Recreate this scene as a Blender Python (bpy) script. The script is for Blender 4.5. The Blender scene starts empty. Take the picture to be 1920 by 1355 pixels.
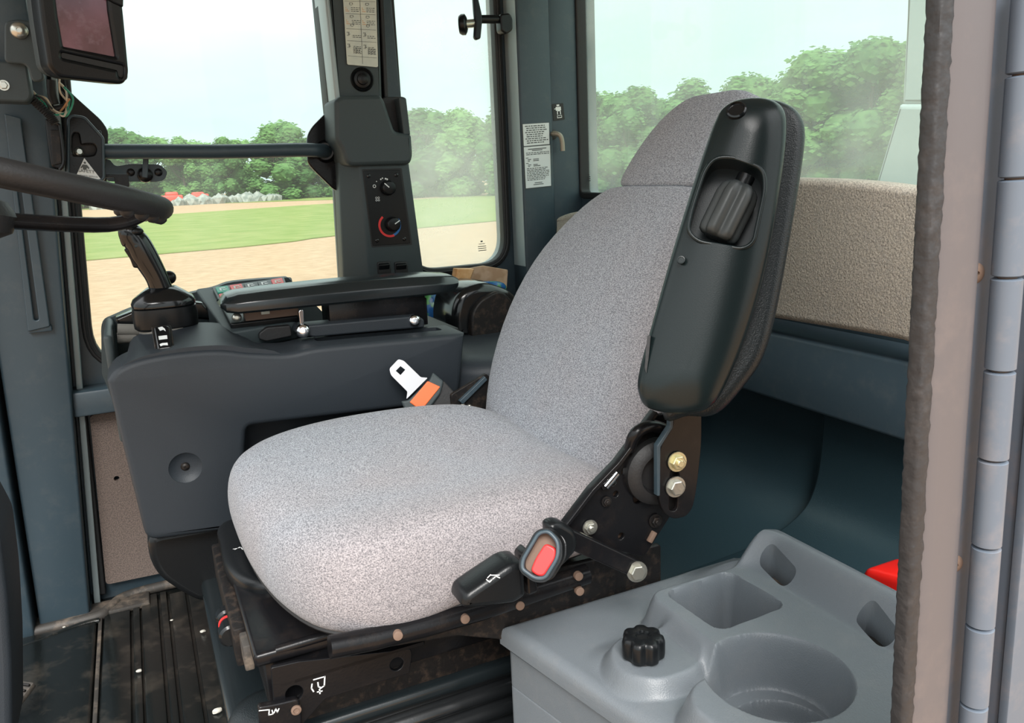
import bpy, bmesh, math, random
from mathutils import Vector, Matrix, noise
V = Vector
R = math.radians
random.seed(7)
SC = bpy.context.scene
COL = SC.collection

# ------------------------------------------------------------------ camera
F_PX, IW, IH = 1500.0, 1920, 1355
YAW, PITCH, ROLL = R(24.8), R(13.2), R(2.6)
CAM = V((0, 0, 0.93))
cf = V((math.sin(YAW)*math.cos(PITCH), math.cos(YAW)*math.cos(PITCH), -math.sin(PITCH)))
r0 = V((math.cos(YAW), -math.sin(YAW), 0)); u0 = r0.cross(cf)
cr = r0*math.cos(ROLL) - u0*math.sin(ROLL)
cu = r0*math.sin(ROLL) + u0*math.cos(ROLL)
cd = bpy.data.cameras.new('camera'); cam = bpy.data.objects.new('camera', cd); COL.objects.link(cam)
cd.sensor_width = 36; cd.lens = F_PX/IW*36; cd.clip_start = 0.02; cd.clip_end = 1000
m3 = Matrix((cr, cu, -cf)).transposed()
cam.matrix_world = Matrix.Translation(CAM) @ m3.to_4x4()
SC.camera = cam

# ------------------------------------------------------------------ sky, sun, exposure
SC.view_settings.view_transform = 'Standard'
SC.view_settings.look = 'None'
SC.view_settings.gamma = 1
SC.view_settings.use_curve_mapping = False
SC.view_settings.exposure = 0.28
wd = bpy.data.worlds.new('overcast_sky'); SC.world = wd; wd.use_nodes = True
nt = wd.node_tree; N = nt.nodes; L = nt.links
bg = N['Background']
tc = N.new('ShaderNodeTexCoord')
sep = N.new('ShaderNodeSeparateXYZ'); L.new(tc.outputs['Generated'], sep.inputs[0])
ramp = N.new('ShaderNodeValToRGB'); L.new(sep.outputs['Z'], ramp.inputs[0])
e = ramp.color_ramp.elements
e[0].position = 0.0; e[0].color = (0.92, 1.02, 1.02, 1)
e[1].position = 1.0; e[1].color = (2.7, 2.75, 2.8, 1)
k = e.new(0.10); k.color = (0.90, 1.03, 1.05, 1)
k = e.new(0.30); k.color = (1.15, 1.22, 1.23, 1)
mp = N.new('ShaderNodeMapping'); mp.inputs['Scale'].default_value = (1.5, 1.5, 6)
L.new(tc.outputs['Generated'], mp.inputs[0])
nz = N.new('ShaderNodeTexNoise'); nz.inputs['Scale'].default_value = 1.6; nz.inputs['Detail'].default_value = 5
L.new(mp.outputs[0], nz.inputs['Vector'])
cl = N.new('ShaderNodeMapRange'); cl.inputs['From Min'].default_value = .35; cl.inputs['From Max'].default_value = .65
cl.inputs['To Min'].default_value = .88; cl.inputs['To Max'].default_value = 1.08
L.new(nz.outputs['Fac'], cl.inputs[0])
# the overcast is brighter on the side behind the open door
dr = N.new('ShaderNodeMapRange'); dr.inputs['From Min'].default_value = 0.3; dr.inputs['From Max'].default_value = -1
dr.inputs['To Min'].default_value = 1.0; dr.inputs['To Max'].default_value = 1.15
L.new(sep.outputs['Y'], dr.inputs[0])
mm = N.new('ShaderNodeMath'); mm.operation = 'MULTIPLY'; L.new(cl.outputs[0], mm.inputs[0]); L.new(dr.outputs[0], mm.inputs[1])
L.new(ramp.outputs[0], bg.inputs['Color']); L.new(mm.outputs[0], bg.inputs['Strength'])
sd = bpy.data.lights.new('sun', 'SUN'); sd.energy = 4.2; sd.angle = R(28); sd.color = (1, .97, .93)
so = bpy.data.objects.new('sun', sd); COL.objects.link(so)
so.rotation_euler = V((-0.25, -0.72, 0.75)).to_track_quat('Z', 'Y').to_euler()

# ------------------------------------------------------------------ helpers
def P(px, py, x=None, y=None, z=None, o=None, n=None):
    d = cf + cr*((px-IW/2)/F_PX) - cu*((py-IH/2)/F_PX)
    if x is not None: t = (x-CAM.x)/d.x
    elif y is not None: t = (y-CAM.y)/d.y
    elif z is not None: t = (z-CAM.z)/d.z
    else: t = (V(o)-CAM).dot(V(n))/d.dot(V(n))
    return CAM + d*t
def PP(lst, **k): return [P(a, b, **k) for a, b in lst]

def empty(name, loc, label=None, cat=None, group=None):
    o = bpy.data.objects.new(name, None); COL.objects.link(o); o.location = loc
    o.empty_display_size = .05
    if label: o['label'] = label
    if cat: o['category'] = cat
    if group: o['group'] = group
    return o
def link(name, me, mat, parent=None, sharp=38, smooth=True):
    o = bpy.data.objects.new(name, me); COL.objects.link(o)
    if mat: me.materials.clear(); me.materials.append(mat)
    if smooth:
        me.polygons.foreach_set('use_smooth', [True]*len(me.polygons))
        me.set_sharp_from_angle(angle=R(sharp))
    if parent:
        o.parent = parent
        if parent.type == 'EMPTY' and parent.parent is None: o.location = -parent.location
    return o
def tag(o, label=None, cat=None, group=None, kind=None):
    if label: o['label'] = label
    if cat: o['category'] = cat
    if group: o['group'] = group
    if kind: o['kind'] = kind
    return o
def struct(o): o['kind'] = 'structure'; return o
def bm_link(name, bm, mat, parent=None, sharp=38, smooth=True, fix=True):
    if fix: bmesh.ops.recalc_face_normals(bm, faces=bm.faces)
    me = bpy.data.meshes.new(name); bm.to_mesh(me); bm.free()
    return link(name, me, mat, parent, sharp, smooth)

def frame(n, up=V((0, 0, 1))):
    n = V(n).normalized()
    ux = up.cross(n)
    if ux.length < 1e-4: ux = V((1, 0, 0)).cross(n)
    ux.normalize(); uy = n.cross(ux)
    return ux, uy, n
def rnd(pts, r=.01, seg=5):
    """round the corners of a closed polygon of 3-D points; r may be a list"""
    out = []; n = len(pts)
    for i in range(n):
        a, b, c = pts[i-1], pts[i], pts[(i+1) % n]
        rr = r[i] if isinstance(r, (list, tuple)) else r
        la, lc = (a-b).length, (c-b).length
        q = min(rr, la*.48, lc*.48)
        if q < 1e-5: out.append(b.copy()); continue
        s, e_ = b+(a-b).normalized()*q, b+(c-b).normalized()*q
        for j in range(seg+1):
            t = j/seg; out.append(s*(1-t)**2 + b*2*t*(1-t) + e_*t*t)
    return out
def spline(pts, n=8, closed=False):
    pts = [V(p) for p in pts]; out = []; m = len(pts)
    rng = m if closed else m-1
    for i in range(rng):
        g = lambda j: pts[j % m] if closed else pts[max(0, min(m-1, j))]
        a, b, c, d = g(i-1), g(i), g(i+1), g(i+2)
        for j in range(n):
            t = j/n
            out.append(.5*((2*b)+(c-a)*t+(2*a-5*b+4*c-d)*t*t+(3*b-a-3*c+d)*t**3))
    if not closed: out.append(pts[-1])
    return out
def plate_mesh(pts, d, holes=(), bevel=0.0):
    """solid plate: coplanar outline pts, extruded by vector d, with real holes"""
    d = V(d); n = -d.normalized(); ux, uy, n = frame(n)
    o = pts[0]
    cu_ = bpy.data.curves.new('t', 'CURVE'); cu_.dimensions = '2D'; cu_.fill_mode = 'BOTH'
    b = min(bevel, d.length*.45)
    for ring in [pts]+list(holes):
        s = cu_.splines.new('POLY'); s.points.add(len(ring)-1); s.use_cyclic_u = True
        for i, p in enumerate(ring):
            q = p-o; s.points[i].co = (q.dot(ux), q.dot(uy), 0, 1)
    cu_.extrude = d.length/2-b; cu_.bevel_depth = b; cu_.bevel_resolution = 2; cu_.offset = -b
    ob = bpy.data.objects.new('t', cu_); COL.objects.link(ob)
    me = bpy.data.meshes.new_from_object(ob)
    bpy.data.objects.remove(ob); bpy.data.curves.remove(cu_)
    M = Matrix((ux, uy, n)).transposed().to_4x4(); M.translation = o + d/2
    me.transform(M)
    return me
def plate(name, pts, d, mat, parent=None, holes=(), bevel=0.0, sharp=35):
    return link(name, plate_mesh(pts, d, holes, bevel), mat, parent, sharp)
def add_box(bm, c, s, rot=None, bev=0, seg=2):
    g = bmesh.ops.create_cube(bm, size=1)['verts']
    M = Matrix.Translation(V(c)) @ (rot.to_4x4() if rot else Matrix.Identity(4)) @ Matrix.Diagonal((s[0], s[1], s[2], 1))
    bmesh.ops.transform(bm, matrix=M, verts=g)
    if bev:
        ed = list({e_ for v in g for e_ in v.link_edges})
        bmesh.ops.bevel(bm, geom=ed, offset=bev, segments=seg, affect='EDGES', profile=.5)
def rbox(name, c, s, mat, parent=None, rot=None, bev=.003, seg=2):
    bm = bmesh.new(); add_box(bm, c, s, rot, bev, seg); return bm_link(name, bm, mat, parent)
def bbox(name, a, b, mat, parent=None, bev=.003, seg=2):
    a, b = V(a), V(b); return rbox(name, (a+b)/2, [abs(q) for q in (b-a)], mat, parent, None, bev, seg)
def add_rings(bm, rings, cap=True, closed=True):
    vs = [[bm.verts.new(p) for p in r_] for r_ in rings]
    for a, b in zip(vs, vs[1:]):
        n = len(a)
        for i in range(n if closed else n-1):
            bm.faces.new((a[i], a[(i+1) % n], b[(i+1) % n], b[i]))
    if cap and closed:
        bm.faces.new(vs[0][::-1]); bm.faces.new(vs[-1])
    return vs
def loft(name, rings, mat, parent=None, cap=True, sharp=38, sub=0):
    bm = bmesh.new(); add_rings(bm, rings, cap)
    o = bm_link(name, bm, mat, parent, sharp)
    if sub:
        m = o.modifiers.new('s', 'SUBSURF'); m.levels = sub; m.render_levels = sub
    return o
def add_lathe(bm, o, ax, prof, seg=28, lobes=0, ld=0):
    ux, uy, n = frame(ax); o = V(o); rings = []
    for r_, h in prof:
        ring = []
        for i in range(seg):
            a = 2*math.pi*i/seg; q = max(r_, 1e-5)
            if lobes: q *= 1-ld*(0.5-0.5*math.cos(lobes*a))**2
            ring.append(o+n*h+(ux*math.cos(a)+uy*math.sin(a))*q)
        rings.append(ring)
    add_rings(bm, rings)
def lathe(name, o, ax, prof, mat, parent=None, seg=28, lobes=0, ld=0, sharp=38):
    bm = bmesh.new(); add_lathe(bm, o, ax, prof, seg, lobes, ld); return bm_link(name, bm, mat, parent, sharp)
def add_tube(bm, pts, r, seg=12, closed=False, cap=True):
    pts = [V(p) for p in pts]; n = len(pts); rr = r if isinstance(r, (list, tuple)) else [r]*n
    t0 = (pts[1]-pts[0]).normalized(); ux, uy, _ = frame(t0); rings = []
    for i in range(n):
        if closed: t = (pts[(i+1) % n]-pts[i-1]).normalized()
        else: t = (pts[min(i+1, n-1)]-pts[max(i-1, 0)]).normalized()
        ux = (ux-t*ux.dot(t)).normalized(); uy = t.cross(ux)
        rings.append([pts[i]+(ux*math.cos(a)+uy*math.sin(a))*rr[i] for a in [2*math.pi*j/seg for j in range(seg)]])
    if closed: rings.append(rings[0]); 
    if closed:
        vs = [[bm.verts.new(p) for p in r_] for r_ in rings[:-1]]
        m = len(vs)
        for a_ in range(m):
            A, B = vs[a_], vs[(a_+1) % m]
            for i in range(seg): bm.faces.new((A[i], A[(i+1) % seg], B[(i+1) % seg], B[i]))
    else: add_rings(bm, rings, cap)
def tube(name, pts, r, mat, parent=None, seg=12, closed=False, sharp=50):
    bm = bmesh.new(); add_tube(bm, pts, r, seg, closed); return bm_link(name, bm, mat, parent, sharp)
def offset2(pts, n, dist):
    """inset a smooth closed 3-D outline with plane normal n (positive = inward)"""
    m = len(pts); c = sum(pts, V())/m; out = []
    ar = sum((pts[i]-c).cross(pts[(i+1) % m]-c).dot(n) for i in range(m)); sg = 1 if ar > 0 else -1
    for i in range(m):
        t = (pts[(i+1) % m]-pts[i-1]).normalized()
        out.append(pts[i]+n.cross(t)*dist*sg)
    return out
def puff(name, pts, n, depth, dome, rin, mat, parent=None, steps=6, back_bev=.004):
    """solid with outline pts: flat back at -n*depth, front edge rolled over radius rin up to height dome"""
    n = V(n).normalized()
    rings = [[p-n*depth for p in offset2(pts, n, back_bev)], [p-n*(depth-back_bev) for p in pts]]
    for i in range(steps+1):
        a = (math.pi/2)*i/steps
        rings.append([p+n*dome*math.sin(a) for p in offset2(pts, n, rin*(1-math.cos(a)))])
    return loft(name, rings, mat, parent, sharp=50)
def pillow(name, pts, n, a, b, depth, dome, mat, parent=None, back_bev=.004):
    """elongated domed shell: rings shrink toward the spine segment a-b"""
    n = V(n).normalized(); ab = b-a
    rings = [[p-n*depth for p in offset2(pts, n, back_bev)], [p-n*(depth-back_bev) for p in pts], list(pts)]
    for s in (.995, .98, .955, .92, .87, .80, .70, .56, .40, .22, .06):
        h = dome*(1-s**2.2)**.55; r_ = []
        for p in pts:
            t = max(0, min(1, (p-a).dot(ab)/ab.length_squared)); c = a+ab*t
            r_.append(c+(p-c)*s+n*h)
        rings.append(r_)
    return loft(name, rings, mat, parent, sharp=60)
def cut(o, cutter_mesh):
    """boolean difference, baked into the mesh"""
    c = bpy.data.objects.new('cutter', cutter_mesh); COL.objects.link(c)
    par = o.parent; wl = o.location.copy()
    c.parent = par; c.location = wl
    m = o.modifiers.new('b', 'BOOLEAN'); m.operation = 'DIFFERENCE'; m.object = c; m.solver = 'EXACT'
    dg = bpy.context.evaluated_depsgraph_get(); dg.update()
    me = bpy.data.meshes.new_from_object(o.evaluated_get(dg))
    o.modifiers.remove(m); old = o.data; o.data = me
    bpy.data.objects.remove(c); bpy.data.meshes.remove(old)
    me.set_sharp_from_angle(angle=R(35))
    return o
def text(name, s, o, ux, uy, size, mat, parent=None, thick=.0002, align='CENTER'):
    c = bpy.data.curves.new('t', 'FONT'); c.body = s; c.size = size; c.align_x = align; c.align_y = 'CENTER'; c.extrude = thick
    ob = bpy.data.objects.new('t', c); COL.objects.link(ob)
    me = bpy.data.meshes.new_from_object(ob); bpy.data.objects.remove(ob); bpy.data.curves.remove(c)
    ux = V(ux).normalized(); uy = V(uy).normalized()
    M = Matrix((ux, uy, ux.cross(uy))).transposed().to_4x4(); M.translation = V(o); me.transform(M)
    return link(name, me, mat, parent, smooth=False)
def circ(c, n, r, seg=20):
    ux, uy, n = frame(n); return [V(c)+(ux*math.cos(a)+uy*math.sin(a))*r for a in [2*math.pi*i/seg for i in range(seg)]]
def bolt(p, ax, r, mat, parent, h=None, name='bolt', stud=True):
    h = h or r*.7; bm = bmesh.new(); ax = V(ax).normalized()
    add_lathe(bm, p, ax, [(r*1.35, 0), (r*1.4, r*.1), (r*1.35, r*.22)], 24)
    add_lathe(bm, V(p)+ax*r*.2, ax, [(r, 0), (r, h*.85), (r*.86, h)], 6)
    if stud: add_lathe(bm, V(p)+ax*(h), ax, [(r*.5, 0), (r*.5, r*.5), (r*.4, r*.6)], 14)
    return bm_link(name, bm, mat, parent, 30)
def dome_bolt(p, ax, r, mat, parent, name='bolt'):
    return lathe(name, p, ax, [(r*1.1, 0), (r, r*.25), (r*.8, r*.5), (r*.45, r*.65), (r*.3, r*.66), (r*.28, r*.4)], mat, parent, 20)

# ------------------------------------------------------------------ materials
def mat(name, col, rough=.5, metal=0, bump=0, bscale=300, col2=None, cscale=20, cmix=(.4, .6), dust=0, dustcol=(.35, .27, .2), dscale=9, spec=.5, coat=0):
    m = bpy.data.materials.new(name); m.use_nodes = True; t = m.node_tree; n_ = t.nodes; l = t.links
    b = n_['Principled BSDF']; b.inputs['Base Color'].default_value = (*col, 1); b.inputs['Roughness'].default_value = rough
    b.inputs['Metallic'].default_value = metal; b.inputs['Specular IOR Level'].default_value = spec
    if coat: b.inputs['Coat Weight'].default_value = coat; b.inputs['Coat Roughness'].default_value = .15
    g = n_.new('ShaderNodeNewGeometry'); vec = g.outputs['Position']; cur = None
    if col2:
        x = n_.new('ShaderNodeTexNoise'); x.inputs['Scale'].default_value = cscale; x.inputs['Detail'].default_value = 4; l.new(vec, x.inputs['Vector'])
        mr = n_.new('ShaderNodeMapRange'); mr.inputs['From Min'].default_value = cmix[0]; mr.inputs['From Max'].default_value = cmix[1]; l.new(x.outputs['Fac'], mr.inputs[0])
        mx = n_.new('ShaderNodeMix'); mx.data_type = 'RGBA'; l.new(mr.outputs[0], mx.inputs['Factor'])
        mx.inputs['A'].default_value = (*col, 1); mx.inputs['B'].default_value = (*col2, 1); cur = mx.outputs['Result']
    if dust:
        x = n_.new('ShaderNodeTexNoise'); x.inputs['Scale'].default_value = dscale; x.inputs['Detail'].default_value = 8; x.inputs['Roughness'].default_value = .7; l.new(vec, x.inputs['Vector'])
        mr = n_.new('ShaderNodeMapRange'); mr.inputs['From Min'].default_value = .5; mr.inputs['From Max'].default_value = .75; mr.inputs['To Max'].default_value = dust; l.new(x.outputs['Fac'], mr.inputs[0])
        mx = n_.new('ShaderNodeMix'); mx.data_type = 'RGBA'; l.new(mr.outputs[0], mx.inputs['Factor'])
        if cur: l.new(cur, mx.inputs['A'])
        else: mx.inputs['A'].default_value = (*col, 1)
        mx.inputs['B'].default_value = (*dustcol, 1); cur = mx.outputs['Result']
    if cur: l.new(cur, b.inputs['Base Color'])
    if bump:
        x = n_.new('ShaderNodeTexNoise'); x.inputs['Scale'].default_value = bscale; x.inputs['Detail'].default_value = 2; l.new(vec, x.inputs['Vector'])
        bp = n_.new('ShaderNodeBump'); bp.inputs['Strength'].default_value = bump; bp.inputs['Distance'].default_value = .001
        l.new(x.outputs['Fac'], bp.inputs['Height']); l.new(bp.outputs[0], b.inputs['Normal'])
    return m
M = {}
M['steel'] = mat('blue_grey_painted_steel', (.036, .058, .074), .42, bump=.08, bscale=120, dust=.15, dustcol=(.17, .17, .16), dscale=30)
M['steel_lt'] = mat('pale_steel_and_sky_sheen', (.34, .40, .41), .3, bump=.06, bscale=90)  # pale steel strips; on the rear post it paints in the reflected sky
M['steel_door'] = mat('door_jamb_steel', (.085, .10, .125), .42, bump=.1, bscale=150, dust=.35, dustcol=(.22, .15, .12), dscale=22)
M['hinge'] = mat('hinge_paint', (.115, .14, .175), .38, bump=.1, bscale=60, dust=.25, dustcol=(.4, .3, .25), dscale=25)
M['console'] = mat('charcoal_moulded_plastic', (.022, .028, .035), .48, spec=.4, bump=.35, bscale=900)
M['column'] = mat('slate_moulded_plastic', (.044, .058, .062), .5, spec=.4, bump=.3, bscale=900)
M['black'] = mat('black_plastic', (.006, .007, .008), .30, spec=.3, bump=.15, bscale=500)
M['pad'] = mat('black_vinyl_pad', (.012, .016, .018), .3, spec=.4, bump=.5, bscale=700)
M['arm'] = mat('armrest_shell_plastic', (.008, .014, .015), .27, spec=.35, bump=.08, bscale=900)
M['armpad'] = mat('smooth_black_armrest_vinyl', (.010, .014, .016), .22, spec=.6, bump=.05, bscale=400)
M['gloss'] = mat('gloss_black_grip', (.006, .007, .008), .16, spec=.4, coat=.2)
M['bellow'] = mat('satin_black_bellows', (.008, .009, .010), .2, spec=.9, bump=.05, bscale=300)
M['knobgrey'] = mat('soft_grey_knob', (.038, .044, .045), .45, spec=.5, bump=.1, bscale=500)
M['rubber'] = mat('black_rubber', (.013, .013, .014), .55, bump=.3, bscale=300)
M['seal'] = mat('dusty_door_rubber', (.024, .024, .026), .5, bump=.7, bscale=160, dust=.3, dustcol=(.10, .09, .088), dscale=90)
M['sealband'] = mat('smooth_brown_rubber', (.105, .095, .098), .42, bump=.1, bscale=80, dust=.35, dustcol=(.22, .17, .15), dscale=14)
M['frame'] = mat('black_powder_coated_steel', (.006, .006, .007), .26, bump=.1, bscale=300, dust=.06, dustcol=(.16, .11, .08), dscale=30, spec=.28)
M['dirty'] = mat('dusty_black_steel', (.010, .009, .009), .45, bump=.4, bscale=200, dust=.35, dustcol=(.15, .10, .07), dscale=60, spec=.3)
M['box'] = mat('grey_storage_plastic', (.138, .156, .172), .40, bump=.35, bscale=700, dust=.12, dustcol=(.3, .28, .26), dscale=30)
M['teal'] = mat('dark_teal_liner', (.015, .032, .040), .36, bump=.35, bscale=500)
M['mat'] = mat('black_floor_mat', (.008, .010, .010), .24, bump=.25, bscale=180, dust=.35, dustcol=(.16, .13, .1), dscale=12)
M['matdust'] = mat('dusty_mat_edge', (.05, .045, .04), .6, bump=.4, bscale=150, dust=.9, dustcol=(.32, .25, .19), dscale=14)
M['felt'] = mat('beige_felt', (.42, .38, .32), .95, bump=1, bscale=260, col2=(.22, .205, .18), cscale=420, cmix=(.42, .64), spec=.1, dust=.55, dustcol=(.26, .25, .23), dscale=45)
M['feltdk'] = mat('brown_felt', (.20, .155, .135), .95, bump=1, bscale=260, col2=(.11, .09, .08), cscale=420, cmix=(.40, .64), spec=.1)
M['zinc'] = mat('zinc_bolt', (.55, .54, .48), .3, metal=.9, bump=.2, bscale=200)
M['brass'] = mat('yellow_zinc_bolt', (.72, .66, .42), .3, metal=.8, bump=.2, bscale=200)
M['chrome'] = mat('bright_steel', (.8, .8, .82), .16, metal=1)
M['tongue'] = mat('satin_belt_steel', (.60, .60, .62), .35, metal=.6)
M['orange'] = mat('orange_plastic', (.85, .17, .05), .45)
M['red'] = mat('red_plastic', (.75, .035, .035), .38)
M['redbag'] = mat('red_can', (.80, .015, .01), .35)
M['white'] = mat('white_print', (.8, .82, .82), .5)
M['label'] = mat('cream_label', (.62, .64, .55), .45, col2=(.55, .58, .52), cscale=30)
M['paperlabel'] = mat('white_label', (.72, .76, .76), .45)
M['ink'] = mat('dark_ink', (.08, .09, .09), .6)
M['inko'] = mat('orange_ink', (.75, .3, .06), .6)
M['blueink'] = mat('blue_print', (.02, .16, .45), .5)
M['green'] = mat('green_key', (.02, .32, .22), .4)
M['key'] = mat('dark_key', (.03, .035, .04), .4)
M['paper'] = mat('brown_paper', (.62, .42, .28), .8, col2=(.48, .30, .18), cscale=40)
M['papero'] = mat('orange_wood_paper', (.62, .30, .10), .6, col2=(.75, .45, .22), cscale=45)
M['bag'] = mat('blue_printed_bag', (.02, .12, .36), .25, col2=(.10, .36, .10), cscale=28, cmix=(.5, .58))
M['screen'] = mat('display_glass', (.10, .045, .07), .08, col2=(.22, .10, .15), cscale=16, cmix=(.3, .7), dust=.5, dustcol=(.35, .25, .33), dscale=35)
M['wirew'] = mat('cream_wire', (.6, .52, .4), .5)
M['wireg'] = mat('green_wire', (.02, .25, .16), .5)
M['wireo'] = mat('copper_wire', (.5, .25, .12), .5)
M['boot'] = mat('grey_fabric_boot', (.20, .19, .17), .8, bump=.3, bscale=200)
M['crumb'] = mat('pale_crumb', (.6, .57, .5), .8, bump=.5, bscale=300)
M['fair'] = mat('pale_grey_cowl', (.36, .40, .41), .5)
M['rust'] = mat('tan_dust_metal', (.17, .11, .08), .7, bump=.3, bscale=200)
M['roof'] = mat('grey_headliner', (.30, .31, .31), .9)
M['trunk'] = mat('bark', (.10, .075, .055), .9)
M['redm'] = mat('red_machine_paint', (.55, .05, .03), .5, bump=.2)
M['rock'] = mat('grey_rubble', (.16, .17, .15), .9, bump=.5, bscale=5, col2=(.28, .27, .24), cscale=1.5)

def fabric():
    m = bpy.data.materials.new('grey_woven_seat_fabric'); m.use_nodes = True; t = m.node_tree; n_ = t.nodes; l = t.links
    b = n_['Principled BSDF']; b.inputs['Roughness'].default_value = .9; b.inputs['Specular IOR Level'].default_value = .15
    b.inputs['Sheen Weight'].default_value = .12; b.inputs['Sheen Roughness'].default_value = .5
    g = n_.new('ShaderNodeNewGeometry')
    mpn = n_.new('ShaderNodeMapping'); mpn.inputs['Scale'].default_value = (1.0, .55, 1.3); l.new(g.outputs['Position'], mpn.inputs[0])
    x = n_.new('ShaderNodeTexNoise'); x.inputs['Scale'].default_value = 620; x.inputs['Detail'].default_value = 3; l.new(mpn.outputs[0], x.inputs['Vector'])
    r_ = n_.new('ShaderNodeValToRGB'); l.new(x.outputs['Fac'], r_.inputs[0])
    e_ = r_.color_ramp.elements; e_[0].position = .34; e_[0].color = (.13, .14, .16, 1); e_[1].position = .66; e_[1].color = (.375, .395, .43, 1)
    # pinkish wear
    y = n_.new('ShaderNodeTexNoise'); y.inputs['Scale'].default_value = 4.5; y.inputs['Detail'].default_value = 3; l.new(g.outputs['Position'], y.inputs['Vector'])
    mr = n_.new('ShaderNodeMapRange'); mr.inputs['From Min'].default_value = .45; mr.inputs['From Max'].default_value = .75; mr.inputs['To Max'].default_value = .6; l.new(y.outputs['Fac'], mr.inputs[0])
    mx = n_.new('ShaderNodeMix'); mx.data_type = 'RGBA'; mx.blend_type = 'MULTIPLY'; sp = n_.new('ShaderNodeSeparateXYZ'); l.new(g.outputs['Position'], sp.inputs[0])
    m2 = n_.new('ShaderNodeMapRange'); m2.inputs['From Min'].default_value = .93; m2.inputs['From Max'].default_value = .80; m2.inputs['To Max'].default_value = .9; l.new(sp.outputs['Y'], m2.inputs[0])
    m3_ = n_.new('ShaderNodeMath'); m3_.operation = 'MAXIMUM'; l.new(mr.outputs[0], m3_.inputs[0]); l.new(m2.outputs[0], m3_.inputs[1])
    l.new(m3_.outputs[0], mx.inputs['Factor']); l.new(r_.outputs[0], mx.inputs['A'])
    mx.inputs['B'].default_value = (1.0, .86, .80, 1); l.new(mx.outputs['Result'], b.inputs['Base Color'])
    bp = n_.new('ShaderNodeBump'); bp.inputs['Strength'].default_value = .7; bp.inputs['Distance'].default_value = .0012
    l.new(x.outputs['Fac'], bp.inputs['Height']); l.new(bp.outputs[0], b.inputs['Normal'])
    return m
M['fabric'] = fabric()
def glass(name, tint, haze, hz=(.8, .9, .85)):
    m = bpy.data.materials.new(name); m.use_nodes = True; t = m.node_tree; n_ = t.nodes; l = t.links
    for q in list(n_): n_.remove(q)
    out = n_.new('ShaderNodeOutputMaterial'); tr = n_.new('ShaderNodeBsdfTransparent'); tr.inputs[0].default_value = (*tint, 1)
    gl = n_.new('ShaderNodeBsdfGlossy'); gl.inputs['Roughness'].default_value = .03
    fr = n_.new('ShaderNodeFresnel'); fr.inputs[0].default_value = 1.35
    df = n_.new('ShaderNodeBsdfTranslucent'); df.inputs[0].default_value = (*hz, 1)
    g = n_.new('ShaderNodeNewGeometry'); x = n_.new('ShaderNodeTexNoise'); x.inputs['Scale'].default_value = 5; x.inputs['Detail'].default_value = 6; l.new(g.outputs['Position'], x.inputs['Vector'])
    mr = n_.new('ShaderNodeMapRange'); mr.inputs['From Min'].default_value = .3; mr.inputs['From Max'].default_value = .7
    mr.inputs['To Min'].default_value = haze*.6; mr.inputs['To Max'].default_value = haze*1.4; l.new(x.outputs['Fac'], mr.inputs[0])
    m1 = n_.new('ShaderNodeMixShader'); l.new(mr.outputs[0], m1.inputs[0]); l.new(tr.outputs[0], m1.inputs[1]); l.new(df.outputs[0], m1.inputs[2])
    bf = n_.new('ShaderNodeMath'); bf.operation = 'SUBTRACT'; bf.inputs[0].default_value = 1; l.new(g.outputs['Backfacing'], bf.inputs[1])
    ml = n_.new('ShaderNodeMath'); ml.operation = 'MULTIPLY'; l.new(fr.outputs[0], ml.inputs[0]); l.new(bf.outputs[0], ml.inputs[1])
    m2 = n_.new('ShaderNodeMixShader'); l.new(ml.outputs[0], m2.inputs[0]); l.new(m1.outputs[0], m2.inputs[1]); l.new(gl.outputs[0], m2.inputs[2])
    l.new(m2.outputs[0], out.inputs[0]); return m
M['glass1'] = glass('side_glass', (.90, .97, .95), .06)
M['glass2'] = glass('dusty_side_glass', (.88, .96, .94), .24)
M['glass3'] = glass('green_rear_glass', (.86, .96, .92), .17)

# ================================================================== OUTSIDE
GZ = -1.6
def ground_mat(name, c1, c2, sc, c3=None):
    return mat(name, c1, .95, bump=.5, bscale=sc*3, col2=c2, cscale=sc, cmix=(.35, .65), spec=.1, dust=.5 if c3 else 0, dustcol=c3 or (0, 0, 0), dscale=.25)
M['gravel'] = ground_mat('pale_gravel', (.32, .205, .125), (.39, .26, .165), 2.5, (.27, .17, .105))
M['lawn'] = ground_mat('mown_grass', (.14, .185, .045), (.195, .22, .07), .6, (.25, .23, .09))
bm = bmesh.new(); bmesh.ops.create_grid(bm, x_segments=2, y_segments=2, size=260)
bmesh.ops.translate(bm, vec=(60, 60, GZ), verts=bm.verts)
struct(bm_link('ground', bm, M['gravel'], smooth=False))
lawn = [V((-60, 31, 0)), V((-1.9, 34.7, 0)), V((9, 38.5, 0)), V((18.3, 40.9, 0)), V((60, 52, 0)), V((120, 40, 0)), V((120, 90, 0)), V((37, 92, 0)), V((20, 96, 0)), V((5, 90, 0)), V((-60, 86, 0))]
lawn = [p+V((0, 0, GZ+.01)) for p in spline(lawn[:5], 4)+lawn[5:]]
struct(plate('lawn', lawn, (0, 0, .04), M['lawn']))
lawn2 = [V((-80, 135, GZ+.01)), V((7, 143, GZ+.01)), V((30, 112, GZ+.01)), V((60, 100, GZ+.01)), V((60, 200, GZ+.01)), V((-80, 200, GZ+.01))]
struct(plate('lawn', lawn2, (0, 0, .05), M['lawn']))
bm = bmesh.new()
for i in range(90):
    a = random.random(); x = -4+26*a; y = 139-6*a+random.uniform(-1, 1); s = random.uniform(.6, 1.5)
    q = bmesh.ops.create_icosphere(bm, subdivisions=1, radius=s)['verts']
    for v in q: v.co *= random.uniform(.8, 1.15)
    bmesh.ops.translate(bm, vec=(x, y, GZ+.3), verts=q)
tag(bm_link('rubble_pile', bm, M['rock'], smooth=False), 'low grey rubble bank along the far edge of the field', 'rubble', kind='stuff')
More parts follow.
